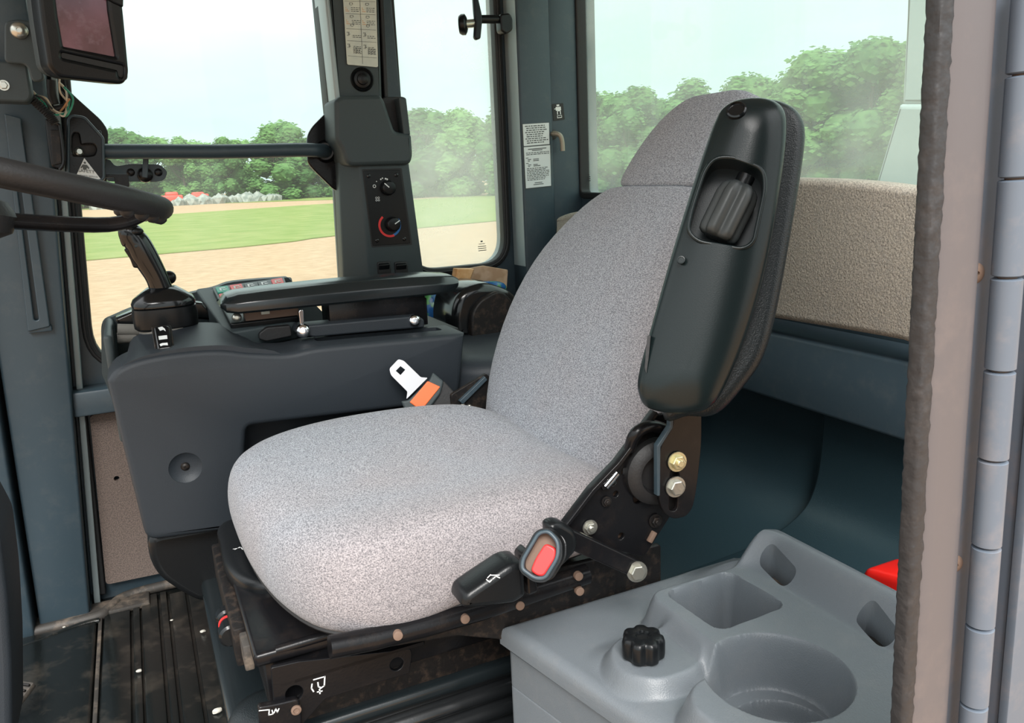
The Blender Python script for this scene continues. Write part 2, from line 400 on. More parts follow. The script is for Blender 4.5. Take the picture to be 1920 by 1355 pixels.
for i, x in enumerate((2.2, 6.6, 10.4)):
    m_ = empty('farm_machine', (x, 137, GZ), ['faded red farm machine parked at the left end of the far rubble bank', 'faded red farm machine parked in the middle of the three by the rubble', 'faded red farm machine nearest the grab bar bracket in the far field'][i], 'machine', 'red machines far across the field')
    bbox('body', (x-1.7, 136, GZ+.5), (x+1.5, 138, GZ+1.6), M['redm'], m_, bev=.2)
    bbox('hopper', (x-1.0, 136.2, GZ+1.4), (x+.9, 137.8, GZ+2.3-.2*i), M['redm'], m_, bev=.3)
    for dx in (-1.1, 1.0): lathe('wheel', (x+dx, 135.9, GZ+.5), (0, -1, 0), [(.5, 0), (.5, .3), (.2, .3)], M['rubber'], m_, 16)

def leaf_mat(name, c1, c2):
    m = bpy.data.materials.new(name); m.use_nodes = True; t = m.node_tree; n_ = t.nodes; l = t.links
    for q in list(n_): n_.remove(q)
    out = n_.new('ShaderNodeOutputMaterial'); d = n_.new('ShaderNodeBsdfDiffuse'); tr = n_.new('ShaderNodeBsdfTranslucent')
    oi = n_.new('ShaderNodeObjectInfo'); g = n_.new('ShaderNodeNewGeometry')
    x = n_.new('ShaderNodeTexNoise'); x.inputs['Scale'].default_value = .45; x.inputs['Detail'].default_value = 4; l.new(g.outputs['Position'], x.inputs['Vector'])
    ad = n_.new('ShaderNodeMath'); ad.operation = 'MULTIPLY_ADD'; ad.inputs[1].default_value = .5; l.new(oi.outputs['Random'], ad.inputs[0]); l.new(x.outputs['Fac'], ad.inputs[2])
    mr = n_.new('ShaderNodeMapRange'); mr.inputs['From Min'].default_value = .4; mr.inputs['From Max'].default_value = 1.05; l.new(ad.outputs[0], mr.inputs[0])
    mx = n_.new('ShaderNodeMix'); mx.data_type = 'RGBA'; l.new(mr.outputs[0], mx.inputs['Factor']); mx.inputs['A'].default_value = (*c1, 1); mx.inputs['B'].default_value = (*c2, 1)
    l.new(mx.outputs['Result'], d.inputs[0]); l.new(mx.outputs['Result'], tr.inputs[0])
    ms = n_.new('ShaderNodeMixShader'); ms.inputs[0].default_value = .4; l.new(d.outputs[0], ms.inputs[1]); l.new(tr.outputs[0], ms.inputs[2]); l.new(ms.outputs[0], out.inputs[0])
    return m
M['leaf'] = leaf_mat('tree_leaves', (.065, .155, .05), (.21, .36, .12))
def crown_mesh(h, w, seed, nl=5200, ls=.26):
    rn = random.Random(seed); verts = []; faces = []
    blobs = []
    for i in range(26):
        t = rn.uniform(.06, .95); rad = w*.5*math.sin(math.pi*min(1, (t*.8+.18)))**.7
        a = rn.uniform(0, 6.283); q = rad*rn.uniform(.2, .85)
        blobs.append((V((q*math.cos(a), q*math.sin(a), h*t)), w*rn.uniform(.13, .24)))
    blobs.append((V((0, 0, h*.93)), w*.16))
    for i in range(nl):
        c, r_ = rn.choice(blobs); d = V((rn.gauss(0, 1), rn.gauss(0, 1), rn.gauss(0, .8))).normalized()
        p = c+d*r_*rn.uniform(.72, 1.06); nrm = (d+V((rn.uniform(-.7, .7), rn.uniform(-.7, .7), rn.uniform(-.3, .9)))).normalized()
        ux, uy, _ = frame(nrm); s = ls*rn.uniform(.6, 1.4); b = len(verts)
        verts += [p-ux*s, p-uy*s*.55, p+ux*s, p+uy*s*.55]; faces.append((b, b+1, b+2, b+3))
    for c, r_ in blobs:
        bmm = bmesh.new(); bmesh.ops.create_icosphere(bmm, subdivisions=2, radius=r_*.8)
        b = len(verts)
        for v in bmm.verts: verts.append(v.co*rn.uniform(.85, 1.1)+c)
        for f_ in bmm.faces: faces.append(tuple(b+v.index for v in f_.verts))
        bmm.free()
    me = bpy.data.meshes.new('crown'); me.from_pydata(verts, [], faces); me.materials.append(M['leaf']); return me
def trunk_mesh(h, seed):
    bm = bmesh.new(); rn = random.Random(seed)
    add_tube(bm, spline([V((0, 0, 0)), V((.1, 0, h*.3)), V((-.05, .1, h*.55)), V((0, 0, h*.8))], 4), [.28-.018*i for i in range(13)], 8)
    for i in range(5):
        a = rn.uniform(0, 6.28); z = h*rn.uniform(.3, .55)
        add_tube(bm, [V((0, 0, z)), V((math.cos(a)*1.2, math.sin(a)*1.2, z+1.2)), V((math.cos(a)*2, math.sin(a)*2, z+2.6))], [.12, .08, .04], 6)
    me = bpy.data.meshes.new('trunk'); bm.to_mesh(me); bm.free(); me.materials.append(M['trunk']); return me
CR = [crown_mesh(11, 8, s) for s in (1, 2, 3, 4)]; TR = [trunk_mesh(11, s) for s in (1, 2)]
rt = random.Random(11)
def tree(x, y, h, label, group, i):
    o = empty('tree', (x, y, GZ), label, 'tree', group)
    c = bpy.data.objects.new('crown', CR[i % 4]); t = bpy.data.objects.new('trunk', TR[i % 2])
    for q in (c, t):
        COL.objects.link(q); q.parent = o; s = h/11; q.scale = (s*rt.uniform(.95, 1.3), s*rt.uniform(.95, 1.3), s); q.rotation_euler = (0, 0, rt.uniform(0, 6))
row_a = ('hazy green tree in the distant wood line seen through the front side window', 'distant wood line beyond the field')
row_b = ('green leafy tree in the wood line seen through the window with the wing latch', 'middle wood line beyond the field')
row_c = ('tall bright green tree seen through the rear window behind the seat', 'wood line behind the machine')
n = 0
for i in range(22):
    a = i/21; tree(-34+74*a+rt.uniform(-1, 1), 158-22*a+rt.uniform(-3, 3)+(4 if i % 2 else -2), rt.uniform(9.5, 12.5), *row_a, n); n += 1
for i in range(15):
    a = i/14; tree(33+22*a+rt.uniform(-.8, .8), 108-38*a+rt.uniform(-1.5, 1.5)+(3 if i % 2 else 0), rt.uniform(9.5, 11.0), *row_b, n); n += 1
for i in range(24):
    a = i/23; tree(50+2*a+rt.uniform(-1, 1)+(2.5 if i % 2 else 0), 64-46*a+rt.uniform(-1, 1), rt.uniform(7.4, 8.8)+5.2*a, *row_c, n); n += 1

# ================================================================== CAB SHELL
WY = 1.97
def rr(x0, x1, z0, z1, r=.07, y=WY): return rnd([V((x0, y, z0)), V((x1, y, z0)), V((x1, y, z1)), V((x0, y, z1))], r, 8)
w1 = rnd([V((-.118, WY, .545)), V((.455, WY, .60)), V((.485, WY, 1.52)), V((-.05, WY, 1.52))], [.10, .06, .06, .06], 8)
w2 = rr(.635, .905, .694, 1.52, .075)
outer = [V((-.60, WY, 0)), V((1.12, WY, 0)), V((1.12, WY, 1.62)), V((-.60, WY, 1.62))]
struct(plate('wall_right', outer, (0, .05, 0), M['steel'], holes=[w1, w2]))
def seal_ring(name, ring, r=.009, lab=None):
    rg = [p+V((0, -.006, 0)) for p in ring]
    return tube(name, rg, r, M['rubber'], closed=True, seg=8)
for wn, ring, gm in (('window_1', w1, M['glass1']), ('window_2', w2, M['glass2'])):
    wo = empty(wn, sum(ring, V())/len(ring)); wo['kind'] = 'structure'
    plate('pane', [p+V((0, .022, 0)) for p in ring], (0, .006, 0), gm, wo)
    c = sum(ring, V())/len(ring)
    ins = offset2(ring, V((0, -1, 0)), .012)
    plate('rubber_seal', [p+V((0, -.012, 0)) for p in offset2(ring, V((0, -1, 0)), -.014)], (0, .03, 0), M['rubber'], wo, holes=[[p+V((0, -.012, 0)) for p in offset2(ring, V((0, -1, 0)), .006)]], bevel=.005)
    tube('seal_lip', [p+V((0, -.012, 0)) for p in offset2(ring, V((0, -1, 0)), -.004)], .0035, M['rubber'], wo, closed=True, seg=6)
# rear wall with the big rear window
RX = 1.11
rw = rnd([V((RX, .42, .866)), V((RX, 1.905, .866)), V((RX, 1.905, 1.54)), V((RX, .42, 1.54))], .02, 5)
outer = [V((RX, .36, 0)), V((RX, 2.02, 0)), V((RX, 2.02, 1.62)), V((RX, .36, 1.62))]
struct(plate('wall_rear', outer, (.05, 0, 0), M['steel'], holes=[rw]))
wo = empty('window_3', (RX, 1.2, 1.2)); wo['kind'] = 'structure'
plate('pane', [p+V((.02, 0, 0)) for p in rw], (.006, 0, 0), M['glass3'], wo)
plate('rubber_seal', [p+V((-.008, 0, 0)) for p in offset2(rw, V((-1, 0, 0)), -.010)], (.03, 0, 0), M['rubber'], wo, holes=[[p+V((-.008, 0, 0)) for p in offset2(rw, V((-1, 0, 0)), .006)]], bevel=.004)
struct(bbox('ceiling', (-.62, .34, 1.62), (1.16, 2.02, 1.67), M['roof'], bev=.01))
struct(bbox('floor', (-.9, .30, -.05), (1.16, 2.02, 0), M['mat'], bev=.005))

# rear corner post in two steps, reflected sky painted on its side face
struct(bbox('trim_1', (.930, 1.895, .02), (1.022, 1.972, 1.62), M['steel'], bev=.006, seg=3))
struct(bbox('trim_2', (1.020, 1.905, .02), (1.112, 1.972, 1.62), M['steel'], bev=.004))
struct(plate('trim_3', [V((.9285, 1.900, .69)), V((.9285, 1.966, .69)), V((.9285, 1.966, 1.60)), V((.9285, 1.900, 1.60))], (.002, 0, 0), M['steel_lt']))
# front corner post in three steps
struct(bbox('trim_4', (-.296, 1.895, .0), (-.196, 1.972, .02), M['steel'], bev=.004))
def leanpost(name, b0, b1, t0, t1, y0, y1, m, zt=1.6, bev=.006):
    bm = bmesh.new()
    vs = [bm.verts.new(p) for p in (V((b0, y0, 0)), V((b1, y0, 0)), V((b1, y1, 0)), V((b0, y1, 0)), V((t0, y0, zt)), V((t1, y0, zt)), V((t1, y1, zt)), V((t0, y1, zt)))]
    for f_ in ((0, 1, 2, 3), (4, 5, 6, 7), (0, 1, 5, 4), (1, 2, 6, 5), (2, 3, 7, 6), (3, 0, 4, 7)): bm.faces.new([vs[i] for i in f_])
    bmesh.ops.recalc_face_normals(bm, faces=bm.faces)
    bmesh.ops.bevel(bm, geom=bm.edges[:], offset=bev, segments=3, affect='EDGES', profile=.5)
    return struct(bm_link(name, bm, m))
leanpost('trim_5', -.298, -.200, -.245, -.075, 1.885, 1.968, M['steel'])
leanpost('trim_6', -.345, -.306, -.310, -.255, 1.86, 1.968, M['steel'])
leanpost('trim_7', -.56, -.348, -.56, -.314, 1.885, 1.968, M['steel'])
leanpost('trim_8', -.193, -.180, -.068, -.058, 1.935, 1.968, M['steel_lt'], bev=.002)
# sill under the front side window
struct(bbox('trim_9', (-.165, 1.90, .46), (.45, 1.968, .515), M['steel'], bev=.006))
struct(plate('trim_10', rnd([V((.45, 1.94, .5)), V((.65, 1.94, .5)), V((.62, 1.94, 1.6)), V((.492, 1.94, 1.6))], .004), (0, .028, 0), M['steel'], bevel=.003))
fp = empty('brown_felt_lining', (0, 1.94, .25), 'brown felt lining panel low on the far wall beside the front post', 'panel')
hl = circ(V((-.105, 1.945, .295)), (0, -1, 0), .006, 14)
plate('felt_sheet', rnd([V((-.163, 1.945, .045)), V((.5, 1.945, .03)), V((.5, 1.945, .45)), V((-.137, 1.945, .45))], .01), (0, .012, 0), M['feltdk'], fp, holes=[hl])
plate('rubber_edge', rnd([V((-.185, 1.948, .02)), V((-.166, 1.948, .02)), V((-.142, 1.948, .455)), V((-.160, 1.948, .455))], .003), (0, .018, 0), M['rubber'], fp, bevel=.003)
# slotted bracket on the front post
a_, b_, c_, d_ = P(28, 400, y=1.87), P(64, 400, y=1.87), P(94, 612, y=1.87), P(52, 622, y=1.87)
s1, s2, s3, s4 = P(42, 430, y=1.87), P(50, 430, y=1.87), P(73, 600, y=1.87), P(64, 601, y=1.87)
a2, b2 = a_+(a_-d_)*.8, b_+(b_-c_)*.8
sb = empty('slotted_bracket', d_, 'long grey steel bracket with a slot on the front corner post', 'bracket')
plate('bracket_plate', rnd([a2, b2, c_, d_], .004), (0, .010, 0), M['steel'], sb, holes=[rnd([s1+(s1-s4)*.6, s2+(s2-s3)*.6, s3, s4], .004)], bevel=.002)
bbox('lip', d_+V((0, .004, -.004)), c_+V((.002, .02, .002)), M['steel'], sb, bev=.002)
jb = dome_bolt(P(15, 1079, y=1.88), (0, -1, 0), .0085, M['zinc'], None, 'bolt'); tag(jb, 'single silver bolt low on the front corner post near the floor', 'bolt')

# ------------------------------------------------------------------ floor mat
mo = empty('floor_mat', (0, 1.4, 0), 'black ribbed rubber floor mat with dusty moulded edges', 'mat')
bm = bmesh.new()
def matstrip(x0, x1, y0, y1, z1):
    add_box(bm, ((x0+x1)/2, (y0+y1)/2, z1/2), (x1-x0, y1-y0, z1), None, .0025, 2)
for x0, x1, yf in ((-.170, -.118, 1.87), (-.112, -.098, 1.92), (-.094, -.060, 1.92), (-.054, -.040, 1.92), (-.034, .0, 1.90), (.006, .05, 1.88), (.056, .1, 1.88)): matstrip(x0, x1, .6, yf, .008)
bm_link('ribs', bm, M['mat'], mo)
bm = bmesh.new()
add_box(bm, (-.45, 1.2, .006), (.53, 1.30, .012), None, .005, 3)
bm_link('smooth_section', bm, M['mat'], mo)
rbox('dusty_seam', (-.178, 1.25, .004), (.008, 1.26, .007), M['matdust'], mo, bev=.002)
tube('rear_lip', spline([V((-.6, 1.875, .004)), V((-.32, 1.875, .006)), V((-.19, 1.87, .008)), V((-.16, 1.89, .010)), V((-.11, 1.935, .012)), V((.1, 1.94, .012))], 6), .012, M['matdust'], mo)
tube('outer_lip', spline([V((-.6, 1.81, .006)), V((-.35, 1.81, .006)), V((-.23, 1.845, .008)), V((-.18, 1.85, .008))], 6), .007, M['mat'], mo)
rbox('dusty_step', (-.25, 1.90, .008), (.35, .06, .014), M['matdust'], mo, bev=.005)
cr_labels = ['pale crumb on the mat rib in front of the seat base', 'pale crumb on the mat against the seat base edge', 'larger pale crumb on the mat by the near corner of the seat base', 'tiny pale crumb beside the front post foot on the mat', 'small pale crumb on the mat just below the console boot']
for i, (px, py, s) in enumerate(((261, 1257, .004), (380, 1183, .004), (407, 1332, .006), (120, 1175, .002), (322, 1162, .0022))):
    bm = bmesh.new(); bmesh.ops.create_icosphere(bm, subdivisions=2, radius=s)
    for v in bm.verts: v.co = V((v.co.x*1.5, v.co.y, v.co.z*.7))*(1+.35*noise.noise(v.co*400+V((i, 0, 0))))
    p = P(px, py, z=.012); bmesh.ops.translate(bm, vec=p, verts=bm.verts)
    tag(bm_link('crumb', bm, M['crumb']), cr_labels[i], 'crumb', 'crumbs on the floor mat')
# pedal at the lower left
pd = empty('foot_pedal', P(30, 1310, z=.03), 'muddy brown ribbed foot pedal at the lower left of the footwell', 'pedal')
bm = bmesh.new(); pr = Matrix.Rotation(R(-40), 3, 'Z') @ Matrix.Rotation(R(22), 3, 'X'); pc = P(20, 1312, z=.06)
add_box(bm, pc, (.05, .07, .012), pr, .003)
bm_link('tread', bm, M['matdust'], pd)
bm = bmesh.new()
for i in range(6): add_box(bm, pc+pr @ V((0, -.028+.011*i, .008)), (.046, .004, .005), pr, .001)
bm_link('grip_ribs', bm, M['dirty'], pd)
tube('pedal_arm', spline([pc, pc+V((-.02, .03, -.02)), pc+V((-.10, .06, -.04))], 5), .009, M['dirty'], pd)
# front console side at the left image edge
fc = plate('front_console_side', rnd(PP([(-60, 900), (0, 1010), (14, 1120), (22, 1250), (24, 1420), (-80, 1420)], y=1.0), .01), (0, .12, 0), M['console'], bevel=.008)
tag(fc, 'dark front console edge at the far left below the steering wheel', 'console')

# ------------------------------------------------------------------ rear lining
rb = bbox('rear_beam', (1.0, .38, .515), (RX, 1.96, .635), M['steel'], bev=.006, seg=3); tag(rb, 'blue grey steel cross beam under the beige felt behind the seat', 'beam')
prof = [(1.06, .515), (1.055, .42), (1.04, .345), (1.0, .30), (.93, .275), (.82, .262), (.70, .255), (.63, .24), (.60, .20), (.595, .02), (1.10, .02), (1.10, .515)]
def prof_loft(name, prof, y0, y1, m, parent=None, bev=0):
    pts = spline([V((a, 0, b)) for a, b in prof[:9]], 5)+[V((a, 0, b)) for a, b in prof[9:]]
    return plate(name, [p+V((0, y0, 0)) for p in pts], (0, y1-y0, 0), m, parent, bevel=.006)
rl = empty('rear_liner', (1.0, 1.2, .0), 'dark teal moulded plastic liner behind and below the seat', 'liner')
prof_loft('liner_panel', prof, .985, 1.95, M['teal'], rl)
prof2 = [(1.035, .515), (1.03, .42), (1.015, .36), (.98, .325), (.91, .30), (.82, .29), (.74, .285), (.69, .27), (.67, .22), (.665, .02), (1.10, .02), (1.10, .515)]
prof_loft('side_panel', prof2, .40, .973, M['teal'], rl)
# beige felt bolster
fx = 1.0
fo = spline(PP([(1050, 425), (1062, 402), (1150, 385), (1300, 345), (1400, 334), (1500, 334), (1600, 338), (1712, 351), (1790, 375), (1800, 660), (1700, 637), (1600, 619), (1450, 594), (1250, 560), (1060, 520)], x=fx), 6, True)
fb = puff('felt_bolster', fo, (-1, 0, 0), .03, .014, .012, M['felt'], None, 8)
tag(fb, 'beige speckled felt bolster along the bottom of the rear window', 'felt pad')
rc = empty('red_container', P(1660, 1070, x=.80), 'bright red container behind the grey storage box near the door', 'container')
q = P(1668, 1070, x=.82)
puff('can', rnd([V((.80, q.y-.10, .25)), V((.80, q.y+.036, .25)), V((.80, q.y+.018, q.z+.004)), V((.80, q.y-.10, q.z+.03))], .012), (-1, 0, 0), .05, .008, .01, M['redbag'], rc)

# pale cowl outside the rear window
cw = empty('exhaust_cowl', (1.6, 1.1, -.5), 'pale grey stack cowl standing outside the rear window by the door', 'cowl')
def ringz(pxs, x, z): pass
ct = PP([(1703, -60), (1790, -60), (1790, 195), (1690, 195)], x=1.75)
cb = PP([(1690, 195), (1800, 195), (1820, 600), (1568, 600)], x=1.75)
plate('upper_duct', rnd(ct, .005), (.22, 0, 0), M['fair'], cw, bevel=.01)
plate('lower_housing', rnd([cb[0]+V((-.01, 0, 0)), cb[1]+V((-.01, 0, 0)), cb[2]+V((-.01, 0, 0)), cb[3]+V((-.01, 0, 0))], .005), (.30, 0, 0), M['fair'], cw, bevel=.012)

# ================================================================== DOOR JAMB (right)
def LX(x, z): return x+(1.006-z)*.030
def leanbox(name, x0, x1, y0, y1, m, bev=.003, z0=0.0, z1=1.60, parent=None):
    bm = bmesh.new()
    vs = [bm.verts.new(V((LX(x, z), y, z))) for z in (z0, z1) for x, y in ((x0, y0), (x1, y0), (x1, y1), (x0, y1))]
    for f_ in ((0, 1, 2, 3), (4, 5, 6, 7), (0, 1, 5, 4), (1, 2, 6, 5), (2, 3, 7, 6), (3, 0, 4, 7)): bm.faces.new([vs[i] for i in f_])
    bmesh.ops.recalc_face_normals(bm, faces=bm.faces)
    bmesh.ops.bevel(bm, geom=bm.edges[:], offset=bev, segments=2, affect='EDGES', profile=.5)
    return bm_link(name, bm, m, parent)
struct(leanbox('trim_11', .4205, .472, .302, .316, M['steel_door']))
struct(leanbox('trim_12', .468, .62, .290, .335, M['steel_door']))
def strip(name, x0, x1, y0, y1, m, bumps=0, lab=None, bev=.006):
    bm = bmesh.new(); nz_ = 520 if bumps > .05 else 60
    rings = []
    w, d = (x1-x0)/2, (y1-y0)/2
    for i in range(nz_+1):
        z = .0+1.6*i/nz_; ring = []
        for j in range(20):
            a = 2*math.pi*j/20; ca, sa = math.cos(a), math.sin(a)
            sx = math.copysign(abs(ca)**.55, ca)*w; sy = math.copysign(abs(sa)**.55, sa)*d
            dz = bumps*noise.noise(V((x0*50+ca*1.2, sa*1.2, z*230)))
            ring.append(V((LX((x0+x1)/2, z)+sx*(1+dz), (y0+y1)/2+sy*(1+dz), z)))
        rings.append(ring)
    add_rings(bm, rings); return bm_link(name, bm, m, None)
ds = strip('door_seal', .3768, .3875, .291, .302, M['seal'], .14); tag(ds, 'bumpy black rubber bulb seal along the inner edge of the door frame', 'seal')
ds2 = strip('edge_trim', .3845, .4205, .290, .305, M['sealband'], .01); tag(ds2, 'smooth brownish rubber trim strip between door seal and steel jamb', 'rubber trim')
rbx = leanbox('dust_line', .4185, .4225, .296, .304, M['rust'], .0008); tag(rbx, 'thin orange line of dried dust along the door jamb', 'dust', kind='stuff')
for (px, py, lab) in ((1826, 512, 'upper dusty jamb screw beside the door hinge'), (1787, 1056, 'lower dusty jamb screw beside the door hinge')):
    b = lathe('jamb_screw', P(px, py, y=.3035), (-.3, -1, 0), [(.0065, -.003), (.0062, .001), (.004, .0028), (.0015, .003), (.0012, .0015)], M['rust'], None, 20); tag(b, lab, 'screw', 'screws in the door jamb')
hg = empty('piano_hinge', (.452, .27, .8), 'long blue grey piano hinge with round knuckles at the right edge', 'hinge')
HP = [P(1915, 140, y=.28), P(1810, 1322, y=.28)]
ys = [-30, 140, 335, 520, 695, 862, 1025, 1175, 1322, 1470]
KY = .288
KA, KB = P(1918, 140, y=KY), P(1826, 1322, y=KY)
def kpt(z): t = (z-KA.z)/(KB.z-KA.z); return V((KA.x+(KB.x-KA.x)*t, KY, z))
zz = []
for py in ys:
    px = 1925-(py+30)*.08
    zz.append(P(px, py, y=KY).z)
for i in range(len(zz)-1):
    a, b = kpt(zz[i+1]), kpt(zz[i]); L_ = (b-a).length
    lathe('knuckle', a, b-a, [(.0068, .0005), (.0082, .0014), (.0082, L_-.0014), (.0068, L_-.0005)], M['hinge'], hg, 24)
tube('hinge_pin', [kpt(.35), kpt(1.15)], .005, M['rust'], hg)
leanbox('hinge_leaf', .4665, .60, .283, .2895, M['hinge'], .001, .3, 1.3, hg)

# ================================================================== PILLAR COLUMN
YB = 1.80
col = empty('pillar_console', (.53, 1.87, .70), 'tall grey plastic control column between the two side windows', 'console')
up = rnd(PP([(612, -60), (709, -60), (718, 200), (632, 200)], y=1.84), .004)
plate('upper_cover', up, (0, .10, 0), M['column'], col, bevel=.008)
plate('edge_ridge', rnd(PP([(603, -60), (612, -60), (640, 200), (630, 200)], y=1.835), .002), (0, .1, 0), M['steel_lt'], col, bevel=.003)
plate('edge_seal', rnd(PP([(709, -60), (717, -60), (730, 200), (722, 200)], y=1.85), .002), (0, .1, 0), M['rubber'], col, bevel=.003)
plate('front_seal', rnd(PP([(590, -60), (602, -60), (630, 225), (618, 225)], y=1.90), .002), (0, .06, 0), M['rubber'], col, bevel=.004)
# label sheet
lb = PP([(640, -60), (704, -60), (709, 126), (651, 121)], y=1.835)
ls = plate('instruction_label', rnd(lb, .004), (0, .002, 0), M['label'], col)
def onquad(q, u, v, off=0):
    """point on a quad tl,tr,br,bl at u (across) v (down)"""
    p = (q[0]*(1-u)+q[1]*u)*(1-v)+(q[3]*(1-u)+q[2]*u)*v
    n = (q[1]-q[0]).cross(q[3]-q[0]).normalized()
    return p-n*off if False else p+V((0, -off, 0))
def marks(name, q, rows, parent, m, h=.35, off=.0006):
    """rows: (v, u0, u1, height) thin printed dashes"""
    bm = bmesh.new()
    for v, u0, u1, hh in rows:
        vs = [bm.verts.new(onquad(q, a, b, off)) for a, b in ((u0, v), (u1, v), (u1, v+hh), (u0, v+hh))]
        bm.faces.new(vs)
    return bm_link(name, bm, m, parent, smooth=False)
rk = random.Random(3)
rows = []; ro = []
for v in (.335, .465, .62, .745, .905): rows += [(v, .04, .96, .003)]
rows += [(.30, .49, .502, .68)]
def words(v, u0, u1, hh=.006):
    u = u0
    while u < u1-.02:
        w = rk.uniform(.03, .09); rows.append((v, u, min(u+w, u1), hh)); u += w+.02
for base, tall in ((.345, 3), (.475, 3), (.63, 2), (.76, 4), (.885, 0)):
    for j in range(tall):
        for c0 in (.22, .68):
            words(base+.055+.018*j, c0, c0+.26)
    for c0 in (.05, .55):
        for j in range(tall):
            for kk in range(j+1):
                if base < .6: ro.append((base+.055+.018*j, c0+.04*kk, c0+.04*kk+.022, .007))
for c0 in (.17, .66):
    for v in (.352, .482, .57): 
        rows += [(v, c0, c0+.10, .004), (v+.022, c0+.02, c0+.08, .004), (v, c0, c0+.015, .024), (v, c0+.09, c0+.105, .02)]
for c0 in (.04, .55):
    for v in (.655, .78): rows += [(v, c0, c0+.09, .005), (v+.02, c0+.03, c0+.11, .005), (v, c0+.06, c0+.075, .04), (v+.035, c0, c0+.05, .004)]
for c0 in (.18, .64):
    for v in (.80, .82, .84, .86): words(v, c0+.05, c0+.28)
marks('printed_lines', lb, rows, ls, M['ink']); marks('printed_dots', lb, ro, ls, M['inko'])
bc = P(679, 149, y=1.838)
bt = lathe('round_button', bc, (-.1, -1, 0), [(.026, -.004), (.026, .001), (.0235, .004), (.020, .001), (.018, .004), (.0125, .005), (.0115, .012), (.008, .0135)], M['black'], col, 32)
# upper block with open pocket
def P1(l, y=YB): return PP(l, y=y)
blk = P1([(627, 188), (640, 179), (715, 178), (722, 190), (741, 246), (772, 252), (775, 292), (770, 308), (650, 312), (641, 280), (629, 262)])
ub = plate('upper_housing', rnd(blk, [.006, .01, .008, .01, .008, .006, .012, .02, .02, .02, .015]), (0, .11, 0), M['column'], col, bevel=.009)
pk = rnd(P1([(715, 186), (722, 181), (756, 181), (762, 184), (770, 253), (741, 253)], 1.84), .004)
plate('pocket_back', pk, (0, .012, 0), M['rubber'], col, bevel=.003)  # shallow pocket: the shade of a deeper one is put into the black
pk2 = rnd(P1([(748, 183), (762, 184), (770, 253), (757, 253)], 1.805), .003)
plate('pocket_side', pk2, (0, .04, 0), M['column'], col, bevel=.003)
# lower body
fr_ = P1([(672, 300), (766, 300), (797, 530), (694, 530)], 1.815)
bk_ = P1([(650, 296), (788, 296), (818, 540), (664, 540)], 1.90)
bk_[0].x = P(640, 310, y=1.87).x; 
bm = bmesh.new()
A = [bm.verts.new(p) for p in fr_]
B = [bm.verts.new(V((p.x+dx, 1.93, p.z))) for p, dx in zip(fr_, (-.030, .004, .004, -.045))]
C_ = [bm.verts.new(V((p.x+dx, 1.868, p.z))) for p, dx in zip(fr_, (-.034, .006, .006, -.050))]
for X, Y in ((A, C_), (C_, B)):
    for i in range(4): bm.faces.new((X[i], X[(i+1) % 4], Y[(i+1) % 4], Y[i]))
bm.faces.new(A[::-1]); bm.faces.new(B)
bmesh.ops.recalc_face_normals(bm, faces=bm.faces)
bmesh.ops.bevel(bm, geom=[e_ for e_ in bm.edges], offset=.005, segments=3, affect='EDGES', profile=.5)
lbod = bm_link('lower_housing', bm, M['column'], col)
rbq = P(722, 304, y=1.812)
# control plate
cpq = P1([(681, 320), (751, 318), (770, 456), (699, 461)], 1.8135)
cp_ = plate('control_plate', rnd(cpq, .003), (0, .004, 0), M['black'], col, bevel=.0008)
frm = plate('plate_gap', rnd(P1([(679, 317), (753, 315), (773, 459), (697, 464)], 1.8143), .003), (0, .002, 0), M['rubber'], col)
for px, py in ((691, 330), (743, 328), (707, 451), (758, 448)):
    lathe('screw', P(px, py, y=1.813), (0, -1, 0), [(.0048, -.001), (.0046, .001), (.003, .002), (.0016, .002), (.0012, .0006)], M['gloss'], cp_, 16)
for nm, (px, py), (mx_, my_) in (('fan_knob', (727, 352), (717, 340)), ('heat_knob', (736, 420), (747, 415))):
    c = P(px, py, y=1.812)
    kn = lathe(nm, c, (0, -1, 0), [(.0165, 0), (.0175, .002), (.0162, .012), (.0145, .0145), (.013, .015)], M['black'], cp_, 30, lobes=15, ld=.05)
    tq = P(mx_, my_, y=1.7965); cc = V((c.x, 1.7965, c.z)); dd = (tq-cc).normalized()
    bm = bmesh.new(); add_box(bm, cc+dd*.0085, (.0022, .0006, .014), Matrix((dd.cross(V((0, 1, 0))), V((0, 1, 0)), dd)).transposed(), 0)
    bm_link('pointer', bm, M['white'], kn, smooth=False)
c = P(731, 422, y=1.8130)
def arc(name, c, r1, r2, a0, a1, m, parent, n_=24):
    bm = bmesh.new(); vs = []
    for i in range(n_+1):
        a = R(a0+(a1-a0)*i/n_); d = V((math.cos(a), 0, math.sin(a)))
        vs.append((bm.verts.new(c+d*r1), bm.verts.new(c+d*r2)))
    for p, q in zip(vs, vs[1:]): bm.faces.new((p[0], p[1], q[1], q[0]))
    return bm_link(name, bm, m, parent, smooth=False)
arc('hot_arc', c+V((0, -.0005, 0)), .0225, .0275, 128, 290, M['red'], cp_)
arc('cold_arc', c+V((0, -.0004, 0)), .0215, .0265, 285, 392, M['blueink'], cp_)
arc('off_mark', P(702, 349, y=1.8125), .0025, .0038, 0, 360, M['white'], cp_)
bm = bmesh.new()
for px, py, r_ in ((706, 340, .0012), (714, 336, .0018), (717, 334, .0016), (723, 335, .002), (726, 336, .002)):
    vs = [bm.verts.new(p) for p in circ(P(px, py, y=1.8125), (0, -1, 0), r_, 10)]; bm.faces.new(vs)
bm_link('speed_dots', bm, M['white'], cp_, smooth=False)
bm = bmesh.new(); fc_ = P(708, 373, y=1.8125)
